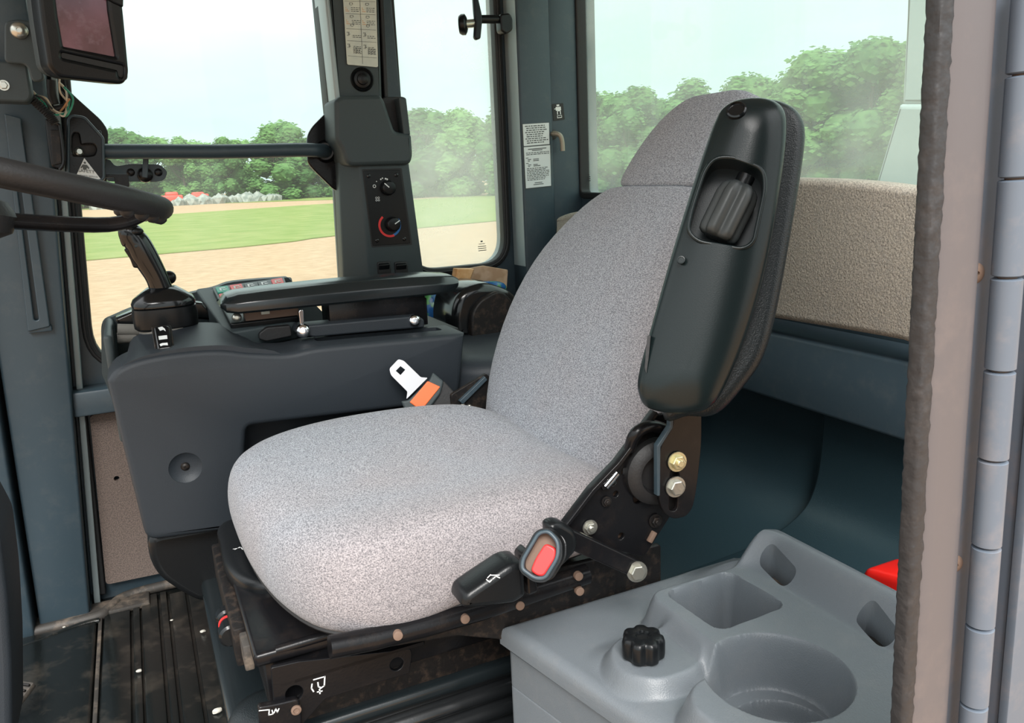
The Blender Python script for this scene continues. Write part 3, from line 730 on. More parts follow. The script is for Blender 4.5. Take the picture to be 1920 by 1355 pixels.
for dx, dz in ((-1, 1), (1, 1), (-1, -1), (1, -1)):
    cc = fc_+V((dx*.0027, 0, dz*.0027)); 
    vs1 = circ(cc, (0, -1, 0), .0024, 10); vs2 = circ(cc, (0, -1, 0), .0015, 10)
    a = [bm.verts.new(p) for p in vs1]; b = [bm.verts.new(p) for p in vs2]
    for i in range(10): bm.faces.new((a[i], a[(i+1) % 10], b[(i+1) % 10], b[i]))
bm_link('fan_symbol', bm, M['white'], cp_, smooth=False)
for px in (720, 752):
    rbox('rocker_recess', P(px, 502, y=1.815), (.032, .008, .030), M['rubber'], col, bev=.003)
    rbox('rocker_switch', P(px, 499, y=1.811), (.026, .010, .014), M['black'], col, rot=Matrix.Rotation(R(25), 3, 'X'), bev=.003, seg=3)

# ------------------------------------------------------------------ grab bar
gb = empty('grab_bar', (.1, 1.86, .98), 'dark horizontal grab bar across the front side window', 'grab bar')
gp = [P(196, 284, y=1.86), P(300, 284, y=1.86), P(420, 284, y=1.86), P(560, 281, y=1.86), P(596, 282, y=1.865), P(614, 284, y=1.90)]
tube('bar', spline(gp, 5), .0150, M['steel'], gb, 20)
fl = rnd(PP([(576, 255), (585, 238), (632, 190), (655, 215), (655, 330), (634, 363), (588, 318), (577, 305)], y=1.905), .02)
plate('end_flange', fl, (0, .012, 0), M['frame'], gb, bevel=.003)
lathe('bar_collar', P(610, 284, y=1.903), (-.25, -1, 0), [(.026, -.002), (.024, .004), (.019, .016)], M['frame'], gb, 24)
kh = P(168, 282, y=1.845)
def keyhole(y): 
    a = PP([(136, 256), (140, 249), (147, 250), (149, 262), (151, 272), (163, 270), (176, 270), (181, 280), (177, 290), (165, 292), (138, 291), (135, 285)], y=y); return rnd(a, .004, 3)
oc = rnd(PP([(125, 222), (134, 214), (160, 218), (196, 258), (198, 335), (190, 342), (140, 338), (124, 330)], y=1.84), .006)
bp_ = plate('octagon_bracket', oc, (0, .012, 0), M['frame'], gb, holes=[keyhole(1.84)], bevel=.003)
tube('bracket_rim', [p+V((0, -.002, 0)) for p in offset2(oc, V((0, -1, 0)), .003)], .0028, M['steel'], gb, 8, closed=True)
lathe('keyhole_pin', P(147, 285, y=1.85), (.3, -1, .1), [(.008, -.01), (.008, .006), (.005, .009)], M['zinc'], gb, 14)
bbox('keyhole_backing', P(130, 295, y=1.856), P(190, 245, y=1.866), M['rubber'], gb, bev=.002)
tri = rnd(PP([(158, 296), (190, 337), (142, 331)], y=1.838), .002)
sg = plate('warning_sign', tri, (0, .001, 0), M['paperlabel'], gb)
text('sign_text', 'SAFETY', P(162, 321, y=1.8372), P(182, 324, y=1.8372)-P(142, 320, y=1.8372), (0, 0, 1), .0088, M['ink'], sg, .0001)
text('sign_text', 'STARTS WITH IT', P(166, 330.5, y=1.8372), P(186, 334, y=1.8372)-P(146, 330, y=1.8372), (0, 0, 1), .0044, M['ink'], sg, .0001)
bm = bmesh.new()
vs = [bm.verts.new(p) for p in circ(P(159, 305, y=1.8372), (0, -1, 0), .0022, 12)]; bm.faces.new(vs)
vs = [bm.verts.new(p) for p in PP([(155, 308), (163, 309), (168, 315), (166, 317), (163, 314), (162, 318), (156, 318), (155, 313), (152, 316), (151, 314)], y=1.8372)]; bm.faces.new(vs)
bm_link('sign_figure', bm, M['ink'], sg, smooth=False)
# black box beside the bracket
lk = empty('latch_housing', P(105, 280, y=1.80), 'black latch housing with bent edge rod on the front post beside the wiring', 'latch')
plate('housing', rnd(PP([(84, 222), (110, 228), (118, 260), (122, 300), (116, 318), (96, 312), (88, 262)], y=1.80), .004), (0, .04, 0), M['frame'], lk, bevel=.003)
plate('face_pad', rnd(PP([(94, 243), (112, 244), (116, 306), (99, 310)], y=1.795), .002), (0, .006, 0), M['dirty'], lk, bevel=.001)
tube('edge_rod', spline(PP([(86, 214), (108, 232), (113, 240), (120, 300), (112, 318)], y=1.79), 4), .003, M['frame'], lk)
# black gusset behind, against the glass
gs = plate('black_gusset', rnd(PP([(120, 160), (140, 180), (190, 225), (203, 245), (200, 345), (150, 345), (118, 300)], y=1.93), .01), (0, .012, 0), M['rubber'], None, bevel=.003)
tag(gs, 'black rubber gusset plate against the glass behind the octagon bracket', 'plate')
# window catch
wc = empty('window_catch', P(250, 322, y=1.93), 'dark steel window catch with two rivets under the grab bar', 'latch')
plate('catch_plate', rnd(PP([(196, 300), (205, 298), (216, 312), (245, 307), (300, 308), (315, 322), (308, 338), (290, 341), (200, 340)], y=1.93), .008), (0, .006, 0), M['steel'], wc, bevel=.001)
for px in (245, 297): lathe('rivet', P(px, 323, y=1.93), (0, -1, 0), [(.0085, -.001), (.008, .002), (.005, .004), (.002, .004)], M['frame'], wc, 18)
plate('catch_lever', rnd(PP([(268, 296), (279, 296), (277, 334), (266, 332)], y=1.91), .003), (0, .006, 0), M['steel'], wc, bevel=.0015)
lathe('pivot', P(272, 328, y=1.925), (0, -1, 0), [(.016, -.002), (.015, .005), (.011, .008)], M['frame'], wc, 20)
plate('keeper', rnd(PP([(195, 327), (240, 326), (243, 350), (216, 350), (214, 332), (195, 333)], y=1.88), .002), (0, .006, 0), M['frame'], wc, bevel=.001)

# ------------------------------------------------------------------ display monitor
dn = V((.30, -.93, -.10)).normalized(); do = P(150, 70, y=1.50)
def PD(l, off=0): return [P(a, b, o=do+dn*off, n=dn) for a, b in l]
mn = empty('display_monitor', P(60, 60, y=1.62), 'black display monitor with purple screen hanging at the upper left', 'monitor')
hf = rnd(PD([(60, -110), (214, -110), (232, 20), (243, 140), (233, 159), (112, 146), (92, 128), (78, 40)]), [.01, .01, .01, .012, .012, .016, .016, .01])
sc_h = rnd(PD([(98, -70), (196, -70), (203, 20), (217, 106), (120, 87), (110, 30)]), .002)
sl_h = rnd(PD([(117, 99), (232, 124), (232, 145), (224, 143), (222, 131), (122, 109), (117, 107)]), .003)
plate('housing', hf, -dn*.05, M['black'], mn, holes=[sc_h, sl_h], bevel=.006)
plate('rear_shell', [p-dn*.045 for p in offset2(hf, dn, .004)], -dn*.05, M['column'], mn, bevel=.010)
plate('screen', [p-dn*.006 for p in sc_h], -dn*.004, M['screen'], mn)
plate('slot_floor', [p-dn*.004 for p in offset2(sl_h, dn, -.002)], -dn*.004, M['rubber'], mn)
plate('brow', rnd(PD([(205, -70), (233, -70), (232, 14), (212, 5), (200, -2)], .004), .003), -dn*.02, M['black'], mn, bevel=.003)
plate('side_bracket', rnd(PP([(8, 40), (30, 35), (62, 40), (75, 120), (85, 150), (60, 155), (50, 120), (8, 118)], y=1.66), .01), (0, .012, 0), M['column'], mn, bevel=.003)
dome_bolt(P(36, 57, y=1.655), (0, -1, 0), .0125, M['zinc'], mn, 'round_bolt')
ub_ = empty('upper_bracket', P(20, 150, y=1.68), 'grey steel bracket with one bolt below the monitor at the left edge', 'bracket')
plate('bracket_plate', rnd(PP([(-60, 112), (50, 116), (60, 180), (52, 192), (-60, 188)], y=1.68), .006), (0, .05, 0), M['column'], ub_, bevel=.004)
bolt(P(7, 160, y=1.68), (0, -1, 0), .0065, M['zinc'], ub_, stud=False)
gp_ = bbox('post_box', P(-60, 120, y=1.74), P(48, -60, y=1.86), M['steel'], bev=.005); tag(gp_, 'dark blue grey steel box section at the top left behind the monitor', 'steel box')
wr = empty('wiring_harness', P(100, 190, y=1.74), 'exposed bundle of thin cream green and copper wires under the monitor', 'wires')
rw_ = random.Random(5)
base = [(108, 150), (118, 168), (132, 190), (118, 212), (100, 208), (84, 190), (62, 172), (55, 165)]
for i, m_ in enumerate(['wirew', 'wireg', 'wireo', 'wirew', 'rubber', 'wireg', 'wirew', 'rubber']):
    pts = [P(a+rw_.uniform(-7, 7), b+rw_.uniform(-7, 7), y=1.74+rw_.uniform(-.02, .02)) for a, b in base[(i % 3):8-(i % 2)]]
    tube('wire', spline(pts, 6), .0018, M[m_], wr, 6)
hp = spline(PP([(52, 176), (70, 195), (92, 215), (104, 232)], y=1.72), 12)
tube('corrugated_sleeve', hp, [.0085 if i % 2 else .0068 for i in range(len(hp))], M['rubber'], wr, 10)
tube('cable_clump', spline(PP([(100, 206), (112, 203), (122, 200), (134, 190)], y=1.75), 4), .006, M['rubber'], wr, 8)
tube('cable_down', spline(PP([(96, 150), (98, 175), (104, 195)], y=1.76), 4), .008, M['rubber'], wr, 8)

# ------------------------------------------------------------------ steering wheel
sw = empty('steering_wheel', (-.14, 1.14, .94), 'black steering wheel seen edge on at the left', 'steering wheel')
tip = P(303, 391, y=1.13)
tn = R(16); aa = V((-math.cos(tn), 0, math.sin(tn))); bbv = V((-.02, -1, .035)).normalized(); bbv = (bbv-aa*bbv.dot(aa)).normalized()
RW = .20; wc_ = tip+aa*RW
rim = [wc_-aa*RW*math.cos(a)+bbv*RW*math.sin(a) for a in [2*math.pi*i/72 for i in range(72)]]
rr_ = [.0155+.0009*math.sin(i*math.pi*.5*2.0) for i in range(72)]
bm = bmesh.new(); add_tube(bm, rim, .0142, 18, True); bm_link('rim', bm, M['rubber'], sw)
sp_n = aa.cross(bbv).normalized()
if sp_n.z < 0: sp_n = -sp_n
bm = bmesh.new()
for i in range(10):
    a = R(-40+8.5*i); p = wc_-aa*(RW)*math.cos(a)+bbv*RW*math.sin(a)-sp_n*.012
    q = bmesh.ops.create_icosphere(bm, subdivisions=2, radius=.0085)['verts']; bmesh.ops.translate(bm, vec=p, verts=q)
bm_link('finger_grips', bm, M['rubber'], sw)
for a in (-12, 168):
    p0 = wc_-aa*(RW-.004)*math.cos(R(a))+bbv*RW*math.sin(R(a))-sp_n*.004
    p1 = p0*.75+wc_*.25-sp_n*.030; p2 = wc_*.85+p0*.15-sp_n*.052
    pts = spline([p0, p1, p2], 6); rings = []
    for i, p in enumerate(pts):
        t = i/(len(pts)-1); w = .014+.006*t; d_ = .010
        sd_ = (p0-wc_).normalized().cross(sp_n)
        rings.append([p+sd_*w*math.cos(q)+sp_n*d_*math.sin(q) for q in [2*math.pi*j/14 for j in range(14)]])
    loft('spoke', rings, M['frame'], sw)
lathe('hub', wc_-sp_n*.075, sp_n, [(.03, 0), (.045, .01), (.048, .03), (.035, .045), (.01, .05)], M['rubber'], sw)
tube('steering_shaft', [wc_-sp_n*.07, wc_-sp_n*.42+V((-.25, 0, 0))], .022, M['rubber'], sw)

# ------------------------------------------------------------------ window latch, hook and stickers
wl = empty('window_latch', P(900, 40, y=1.93), 'black T shaped window latch with round knob at the top of the rear side window', 'latch')
lathe('round_knob', P(872, 46, y=1.90), (.9, -.5, 0), [(.020, -.014), (.024, -.008), (.024, 0), (.018, .004), (.012, .006)], M['black'], wl, 24)
tube('stem', PP([(872, 45), (893, 43)], y=1.895), .010, M['zinc'], wl)
plate('wing_handle', rnd(PP([(888, -8), (896, -10), (904, 25), (905, 40), (902, 72), (894, 75), (890, 70), (892, 40), (890, 22)], y=1.88), .004), (0, .014, 0), M['black'], wl, bevel=.004)
tube('latch_arm', PP([(900, 36), (940, 36)], y=1.90), .010, M['black'], wl)
plate('latch_base', rnd(PP([(938, 26), (956, 24), (962, 34), (962, 56), (950, 64), (940, 58)], y=1.885), .006), (0, .03, 0), M['black'], wl, bevel=.004)
ch = empty('coat_hook', P(1040, 250, y=1.90), 'bent metal coat hook on the rear corner post', 'hook')
tube('hook_rod', spline([P(1033, 252, y=1.904), P(1040, 250, y=1.885), P(1050, 254, y=1.875), P(1054, 266, y=1.873), P(1055, 283, y=1.873)], 6), .0062, mat('worn_hook_metal', (.32, .28, .22), .4, metal=.4), ch)
lathe('grommet', P(1036, 252, y=1.905), (0, -1, 0), [(.014, -.002), (.013, .003), (.008, .005)], M['rubber'], ch, 18)
def sticker(name, q, label, rows, border=True):
    o = empty(name, q[3], label, 'sticker', None)
    if border: plate('backing', rnd([onquad(q, -.02, -.02), onquad(q, 1.02, -.02), onquad(q, 1.02, 1.02), onquad(q, -.02, 1.02)], .001), (0, .001, 0), M['ink'], o)
    plate('sheet', rnd([p+V((0, -.0007, 0)) for p in q], .001), (0, .001, 0), M['paperlabel'], o)
    marks('printed_lines', q, rows, o, M['ink'], off=.0012)
    return o
def para(n_, v0, v1, ind=0):
    out = []
    for j in range(n_):
        v = v0+(v1-v0)*j/n_; u = .07+ind*(j % 3 > 0); lim = rk.uniform(.7, .95)
        while u < lim:
            w = rk.uniform(.04, .14); out.append((v, u, min(u+w, .95), .45*(v1-v0)/n_)); u += w+.025
    return out
q1 = PP([(980, 233), (1029, 230), (1030, 270), (982, 274)], y=1.8935)
sticker('white_sticker', q1, 'small white text sticker on the rear corner post, upper of the pair', para(9, .08, .95, .05))
q2 = PP([(982, 276), (1031, 272), (1033, 348), (986, 353)], y=1.8935)
rows2 = [(.05, .15, .85, .02), (.085, .3, .7, .02)]+para(2, .14, .22)+[(.26, .05, .15, .015), (.30, .12, .25, .018), (.30, .33, .55, .018), (.335, .12, .2, .018), (.335, .33, .55, .018), (.39, .05, .15, .015), (.43, .12, .25, .018), (.43, .33, .5, .018), (.465, .12, .2, .018), (.465, .33, .6, .018)]+para(8, .52, .84)+[(.88, .35, .65, .018), (.92, .3, .7, .018)]
sticker('white_sticker', q2, 'taller white text sticker on the rear corner post, lower of the pair', rows2)
q3 = PP([(1035, 195), (1056, 193), (1059, 224), (1038, 227)], y=1.9035)
ps = empty('pictogram_sticker', q3[3], 'small dark pictogram sticker above the coat hook', 'sticker')
plate('sheet', rnd(q3, .002), (0, .001, 0), M['rubber'], ps)
marks('pictogram', q3, [(.06, .38, .62, .10), (.2, .28, .74, .22), (.28, .16, .3, .05), (.45, .36, .44, .2), (.45, .62, .70, .2), (.42, .4, .66, .04), (.70, .34, .38, .12), (.70, .72, .76, .12), (.70, .34, .76, .03), (.82, .34, .76, .04)], ps, M['white'], off=.0006)
for nm, q, lab in (('glass_mark', PP([(893, 452), (912, 450), (914, 472), (895, 474)], y=1.989), 'tiny dark maker mark etched low on the rear side window'), ('glass_mark', PP([(1091, 322), (1109, 321), (1110, 342), (1092, 343)], x=1.129), 'tiny dark maker mark etched at the lower corner of the rear window')):
    bm = bmesh.new()
    for v, u0, u1, hh in [(.0, .4, .6, .12), (.25, .2, .8, .05), (.45, .1, .9, .06), (.62, .1, .9, .06), (.8, .1, .9, .06)]:
        pts = [(q[0]*(1-a)+q[1]*a)*(1-b)+(q[3]*(1-a)+q[2]*a)*b for a, b in ((u0, v), (u1, v), (u1, v+hh), (u0, v+hh))]
        off = V((0, -.0012, 0)) if q[0].x < 1.0 else V((-.0012, 0, 0))
        bm.faces.new([bm.verts.new(p+off) for p in pts])
    tag(bm_link(nm, bm, M['ink'], smooth=False), lab, 'mark')

# ================================================================== SIDE CONSOLE
YC = 1.34
cs = empty('side_console', (.2, 1.42, .38), 'dark grey moulded side console with large armrest and controls beyond the seat', 'console')
pts = PP([(275, 1016), (452, 991), (462, 800), (760, 764), (862, 742)], y=YC)
top = spline(PP([(873, 625), (780, 634), (680, 643), (592, 652), (550, 661), (517, 663), (465, 661), (420, 656), (375, 657), (311, 664), (255, 676), (217, 694), (201, 716)], y=YC), 3)
ol = pts and (lambda q: q[0:0]+q)(rnd([top[-1]]+pts+[top[0]], [0, .02, .006, .012, .01, .02, 0])[1:-1])+top
body = plate('body', ol, (0, .115, 0), M['console'], cs, bevel=.010)
slot = [V((.27, 1.395, .62)), V((.505, 1.395, .62)), V((.505, 1.43, .62)), V((.27, 1.43, .62))]
cut(body, plate_mesh(rnd(slot, .01), (0, 0, .08)))
# hump towards the joystick
hum = []
for y in [YC+.006, YC+.02, YC+.06, YC+.10, YC+.14, YC+.17]:
    k_ = (y-YC)/.17
    hum.append([V((-.055+.03*k_*k_, y, .60)), V((-.052+.02*k_, y, .655-.01*k_)), V((-.02, y, .676+.008*k_)), V((.04, y, .684+.012*k_)), V((.10, y, .682+.014*k_)), V((.145, y, .672+.008*k_)), V((.20, y, .655-.03*k_)), V((.22, y, .60))])
bm = bmesh.new(); 
hr = []
for r_ in hum: hr.append(spline(r_, 4, False))
hr = [r_+[V((r_[-1].x, r_[-1].y, .58)), V((r_[0].x, r_[0].y, .58))] for r_ in hr]
loft('hump_cover', hr, M['console'], cs, sharp=60)
dimple = P(348, 877, y=YC)
cut(body, (lambda: (lambda b: (add_lathe(b, dimple+V((0, -.001, 0)), (0, 1, 0), [(.026, -.001), (.0255, .002), (.020, .006), (.012, .009)], 36), bmesh.ops.recalc_face_normals(b, faces=b.faces), (lambda me: (b.to_mesh(me), me)[1])(bpy.data.meshes.new('x')))[2])(bmesh.new()))())
dome_bolt(dimple+V((0, .008, 0)), (0, -1, 0), .0065, M['dirty'], cs, 'recessed_bolt')
bt_ = rnd(PP([(274, 1005), (452, 975), (452, 1040), (420, 1100), (385, 1134), (345, 1116), (300, 1085), (282, 1055)], y=1.375), .03)
plate('lower_boot', bt_, (0, .20, 0), M['black'], cs, bevel=.012)
# outer shell: far wall and floor of the joystick well
osh = spline(PP([(191, 700), (190, 640), (192, 606), (215, 592), (265, 572), (330, 556), (400, 540), (440, 528), (540, 520)], y=1.70), 4)+PP([(620, 600), (620, 760), (215, 760)], y=1.70)
plate('outer_shell', osh, (0, .03, 0), M['column'], cs)
a = P(193, 606, y=1.70)
bm = bmesh.new()
add_box(bm, ((a.x+.012), 1.60, .60), (.014, .22, .19), None, .006, 3)
bm_link('nose_wall', bm, M['column'], cs)
bbox('well_floor', (-.03, 1.45, .55), (.56, 1.70, .60), M['black'], cs, bev=.004)
bbox('inner_core', (-.02, 1.42, .39), (.50, 1.68, .56), M['console'], cs, bev=.01)
bbox('rear_shelf', (.30, 1.45, .60), (.56, 1.70, .640), M['rubber'], cs, bev=.006)
# flared cap each side of the joystick
plate('well_cap', rnd(PP([(216, 598), (262, 578), (262, 612), (222, 610)], y=1.60), .002), (0, .05, 0), M['gloss'], cs, bevel=.004)
plate('well_cap', rnd(PP([(362, 566), (380, 568), (400, 590), (396, 600), (362, 598)], y=1.60), .002), (0, .05, 0), M['gloss'], cs, bevel=.004)
tube('boot_fold', [P(220, 618, y=1.58), P(262, 619, y=1.58)], .011, M['boot'], cs)
tube('boot_fold', [P(220, 634, y=1.58), P(256, 632, y=1.58)], .010, M['boot'], cs)
# rocker switch on the hump
rsw = empty('x', (0, 0, 0)); bpy.data.objects.remove(rsw)
sn = V((-.10, -.55, .83)).normalized(); so_ = V((.02, 1.385, .690))
def PS(l, off=0): return [P(a, b, o=so_+sn*off, n=sn) for a, b in l]
plate('switch_surround', rnd(PS([(283, 612), (320, 608), (328, 656), (291, 662)], .003), .004), -sn*.012, M['dirty'], cs, bevel=.0015)
rk_ = plate('rocker_switch', rnd(PS([(287, 612), (317, 609), (323, 651), (295, 655)], .009), .005), -sn*.012, M['gloss'], cs, bevel=.003)
def poly(name, pts, m, parent):
    bm = bmesh.new(); bm.faces.new([bm.verts.new(p) for p in pts]); return bm_link(name, bm, m, parent, smooth=False)
poly('symbol', PS([(297, 630), (313, 628), (314, 635), (298, 637)], .0095), M['white'], rk_)
poly('symbol', PS([(296, 614), (304, 612), (309, 616), (311, 621), (306, 618), (300, 620)], .0095), M['white'], rk_)
poly('symbol', PS([(299, 645), (304, 643), (314, 642), (315, 647), (306, 647), (301, 649)], .0095), M['white'], rk_)
# key pad
kq = [P(398, 538, y=1.68), P(533, 519, y=1.70), P(560, 590, y=1.47), P(432, 607, y=1.47)]
kn_ = (kq[1]-kq[0]).cross(kq[3]-kq[0]).normalized(); 
if kn_.z < 0: kn_ = -kn_
kp = plate('key_panel', rnd(kq, .006), -kn_*.03, M['black'], cs, bevel=.003)
plate('key_panel_rim', rnd([p-kn_*.004 for p in [kq[0]+V((-.03, .03, 0)), kq[1]+V((.02, .03, 0)), kq[2], kq[3]+V((-.012, -.02, 0))]], .01), -kn_*.035, M['column'], cs, bevel=.004)
def kqp(u, v): return ((kq[0]*(1-u)+kq[1]*u)*(1-v)+(kq[3]*(1-u)+kq[2]*u)*v)+kn_*.003
keys = [(0, 0, 'green'), (1, 0, 'red'), (2, 0, 'key'), (3, 0, 'key'), (4, 0, 'red'), (0, 1, 'red'), (1, 1, 'key'), (2, 1, 'key')]
for cI, rI, m_ in keys:
    u0 = .03+cI*.192; v0 = .05+rI*.20
    kk = plate('key', rnd([kqp(u0, v0), kqp(u0+.165, v0), kqp(u0+.165, v0+.17), kqp(u0, v0+.17)], .003), -kn_*.005, M[m_], cs, bevel=.0012)
    if rI == 0: 
        bm = bmesh.new()
        for a, b, c, d in ((.25, .3, .75, .42), (.25, .3, .38, .75), (.5, .55, .8, .68)):
            vs = [bm.verts.new(kqp(u0+.165*i_, v0+.17*j_)+kn_*.0004) for i_, j_ in ((a, b), (c, b), (c, d), (a, d))]; bm.faces.new(vs)
        bm_link('key_symbol', bm, M['white'] if m_ != 'red' else M['label'], kk, smooth=False)
dome_bolt(P(444, 595, y=1.462), (-.1, -1, .1), .0075, M['zinc'], cs)
# ------------------------------------------------------------------ armrest on the console
ar = empty('console_armrest', (.35, 1.47, .655), 'long black padded armrest on a bracket above the side console', 'armrest')
YA = 1.42
ax_ = [(.122, .728, .738, .030), (.130, .720, .746, .044), (.148, .717, .750, .052), (.20, .7165, .752, .054), (.28, .716, .753, .055), (.38, .715, .753, .055), (.46, .714, .751, .055), (.51, .7135, .748, .054), (.545, .716, .744, .048), (.557, .722, .738, .040)]
rings = []
for x, z0, z1, hw in ax_:
    yc = YA+.055; ch_ = .016*hw/.055; h_ = z1-z0; e_x = .004
    rings.append([V((x, yc-hw+.004, z0)), V((x, yc-hw, z0+.004)), V((x, yc-hw-.001, z0+h_*.50)), V((x, yc-hw+.001, z0+h_*.62)), V((x+e_x, yc-hw+ch_*.85, z1-.003)), V((x+e_x, yc-hw+ch_*1.2, z1-.0005)), V((x+e_x, yc, z1+.001)), V((x+e_x, yc+hw-ch_, z1)), V((x, yc+hw, z0+h_*.6)), V((x, yc+hw, z0+.003)), V((x, yc+hw-.006, z0))])
loft('arm_pad', rings, M['armpad'], ar, sharp=32)
bbox('support_channel', (.305, YA+.02, .655), (.49, YA+.085, .722), M['frame'], ar, bev=.003)
pl = rnd(PP([(555, 625), (560, 612), (760, 594), (785, 592), (796, 600), (796, 614), (700, 622), (590, 632)], y=YA-.008), .004)
plate('lower_bracket', pl, (0, .05, 0), M['console'], ar, bevel=.003)
dome_bolt(P(568, 620, y=YA-.009), (-.2, -1, .2), .0115, M['chrome'], ar)
dome_bolt(P(777, 601, y=YA-.009), (-.2, -1, .2), .0105, M['chrome'], ar)
plate('adjuster_strip', rnd(PP([(560, 582), (569, 580), (570, 606), (563, 612)], y=YA-.004), .004), (0, .004, 0), M['chrome'], ar, bevel=.001)
plate('dusty_panel', rnd(PP([(458, 584), (560, 576), (560, 600), (520, 602), (462, 606)], y=1.475), .004), (0, .03, 0), M['rust'], ar, bevel=.002)
bbox('clip', P(490, 590, y=1.47), P(505, 582, y=1.474), M['label'], ar, bev=.001)
plate('rear_upright', rnd(PP([(786, 560), (800, 558), (803, 608), (790, 610)], y=1.45), .002), (0, .03, 0), M['frame'], ar, bevel=.002)
plate('front_recess', rnd(PP([(486, 625), (500, 614), (545, 610), (548, 630), (500, 640), (486, 636)], y=1.452), .004), (0, .02, 0), M['rubber'], ar, bevel=.002)

# ------------------------------------------------------------------ joystick
YJ = 1.52
js = empty('control_joystick', P(311, 600, y=YJ), 'black ergonomic control joystick at the front of the side console', 'joystick')
jb_ = P(311, 596, y=YJ)
def sxl(c, rx, ry, n_=32, p=.75, rot=0):
    out = []
    for i in range(n_):
        a = 2*math.pi*i/n_; ca, sa = math.cos(a), math.sin(a)
        x = math.copysign(abs(ca)**p, ca)*rx; y = math.copysign(abs(sa)**p, sa)*ry
        out.append(V((x, y, 0)))
    return out
rings = [[jb_+V((0, 0, h))+v for v in sxl(0, rx, ry)] for rx, ry, h in ((.048, .040, -.016), (.0525, .043, -.012), (.0535, .044, .008), (.052, .043, .021), (.049, .040, .023))]
loft('collar', rings, M['black'], js, sharp=30)
rings = [[jb_+V((0, 0, h))+v for v in sxl(0, rx, ry)] for rx, ry, h in ((.052, .043, .024), (.0525, .043, .030), (.049, .040, .037), (.034, .030, .048), (.024, .022, .055))]
loft('grip_skirt', rings, M['gloss'], js, sharp=45)
tube('rubber_boot', [jb_+V((0, 0, -.035)), jb_+V((0, 0, -.014))], .046, M['boot'], js, 24)
gpp = [((306, 566), .024, .022), ((303, 545), .0195, .020), ((294, 520), .0185, .020), ((282, 498), .020, .021), ((270, 478), .0215, .022), ((259, 458), .021, .022), ((250, 446), .020, .021), ((243, 434), .019, .020), ((238, 424), .014, .016), ((236, 419), .006, .008)]
cs_ = [P(px, py, y=YJ) for (px, py), _, _ in gpp]
cen = spline(cs_, 4); rads = spline([V((a, b, 0)) for _, a, b in gpp], 4)
rings = []
for i, c in enumerate(cen):
    t = (cen[min(i+1, len(cen)-1)]-cen[max(i-1, 0)]).normalized(); ux = V((0, 1, 0)).cross(t).normalized(); uy = t.cross(ux)
    rings.append([c+ux*rads[i].x*math.copysign(abs(math.cos(a))**.85, math.cos(a))+uy*rads[i].y*math.copysign(abs(math.sin(a))**.85, math.sin(a)) for a in [2*math.pi*j/24 for j in range(24)]])
loft('grip', rings, M['gloss'], js, sharp=60)
plate('trigger', rnd(PP([(232, 468), (246, 462), (268, 498), (262, 503), (250, 502), (244, 486)], y=YJ-.012), .003), (0, .02, 0), M['black'], js, bevel=.003)
plate('head_shell', spline(PP([(221, 432), (226, 420), (240, 417), (254, 419), (266, 433), (270, 452), (256, 458), (240, 462), (230, 462), (224, 448)], y=YJ-.016), 3, True), (0, .034, 0), M['gloss'], js, bevel=.009)
for (px, py), r_ in (((235, 421), .009), ((247, 420), .008), ((257, 434), .0105)):
    bm = bmesh.new(); q = bmesh.ops.create_uvsphere(bm, u_segments=18, v_segments=10, radius=r_)['verts']
    for v in q: v.co.z *= .7
    bmesh.ops.translate(bm, vec=P(px, py, y=YJ-.014), verts=q); bm_link('thumb_button', bm, M['black'], js)
tube('head_band', [P(252, 462, y=YJ-.020), P(268, 459, y=YJ-.018)], .003, M['column'], js, 8)
bm = bmesh.new(); q = bmesh.ops.create_uvsphere(bm, u_segments=16, v_segments=10, radius=.012)['verts']; bmesh.ops.translate(bm, vec=P(317, 520, y=YJ+.02), verts=q); bm_link('side_button', bm, M['black'], js)

# ------------------------------------------------------------------ clutter behind the console
bg_ = empty('blue_bag', P(830, 580, y=1.78), 'blue and green printed plastic bag wedged behind the console armrest', 'bag')
bagp = spline(PP([(802, 556), (830, 548), (905, 528), (948, 535), (940, 590), (900, 620), (850, 600), (806, 602)], y=1.80), 5, True)
b = puff('bag_film', bagp, (-.1, -1, .1), .03, .012, .02, M['bag'], bg_, 5)
for v in b.data.vertices: v.co += V((0, noise.noise(v.co*35)*.012, 0))
bk = empty('folded_paper', P(890, 530, y=1.84), 'brown folded paper sheet standing up behind the black roll', 'paper')
pts = PP([(874, 504), (905, 497), (950, 503), (948, 537), (905, 525), (880, 522)], y=1.87)
plate('sheet', rnd(pts, .003), (.003, .008, 0), M['paper'], bk, bevel=.0005)
wp = empty('wood_block', P(862, 560, y=1.76), 'orange brown wooden wedge leaning beside the blue bag', 'wood')
plate('wedge', rnd(PP([(858, 504), (890, 504), (880, 530), (868, 545), (852, 572), (851, 545)], y=1.76), .002), (0, .03, 0), M['papero'], wp, bevel=.002)
rl_ = empty('black_roll', P(890, 590, y=1.6), 'glossy black curved air duct between console and seat backrest', 'duct')
arcp = spline(PP([(853, 632), (850, 585), (864, 550), (895, 532), (935, 534), (965, 560), (970, 640)], y=1.58), 5)
arcp += PP([(940, 650), (885, 640), (872, 610), (865, 625)], y=1.58)
plate('duct_shell', spline(PP([(852, 628), (850, 588), (862, 552), (893, 533), (935, 536), (975, 565), (985, 660), (900, 660), (878, 632), (864, 640)], y=1.58), 4, True), (0, .14, 0), M['gloss'], rl_, bevel=.018)
plate('duct_face', spline(PP([(886, 636), (884, 600), (892, 575), (912, 556), (945, 548), (980, 600), (980, 660), (900, 655)], y=1.565), 4, True), (0, .02, 0), M['dirty'], rl_, bevel=.005)
fl_ = puff('fender_cover', spline([V((.52, 1.87, .565)), V((.52, 1.36, .565)), V((.98, 1.36, .565)), V((.98, 1.87, .565))], 6, True), (0, 0, 1), .5, .03, .05, M['console'], None, 6)
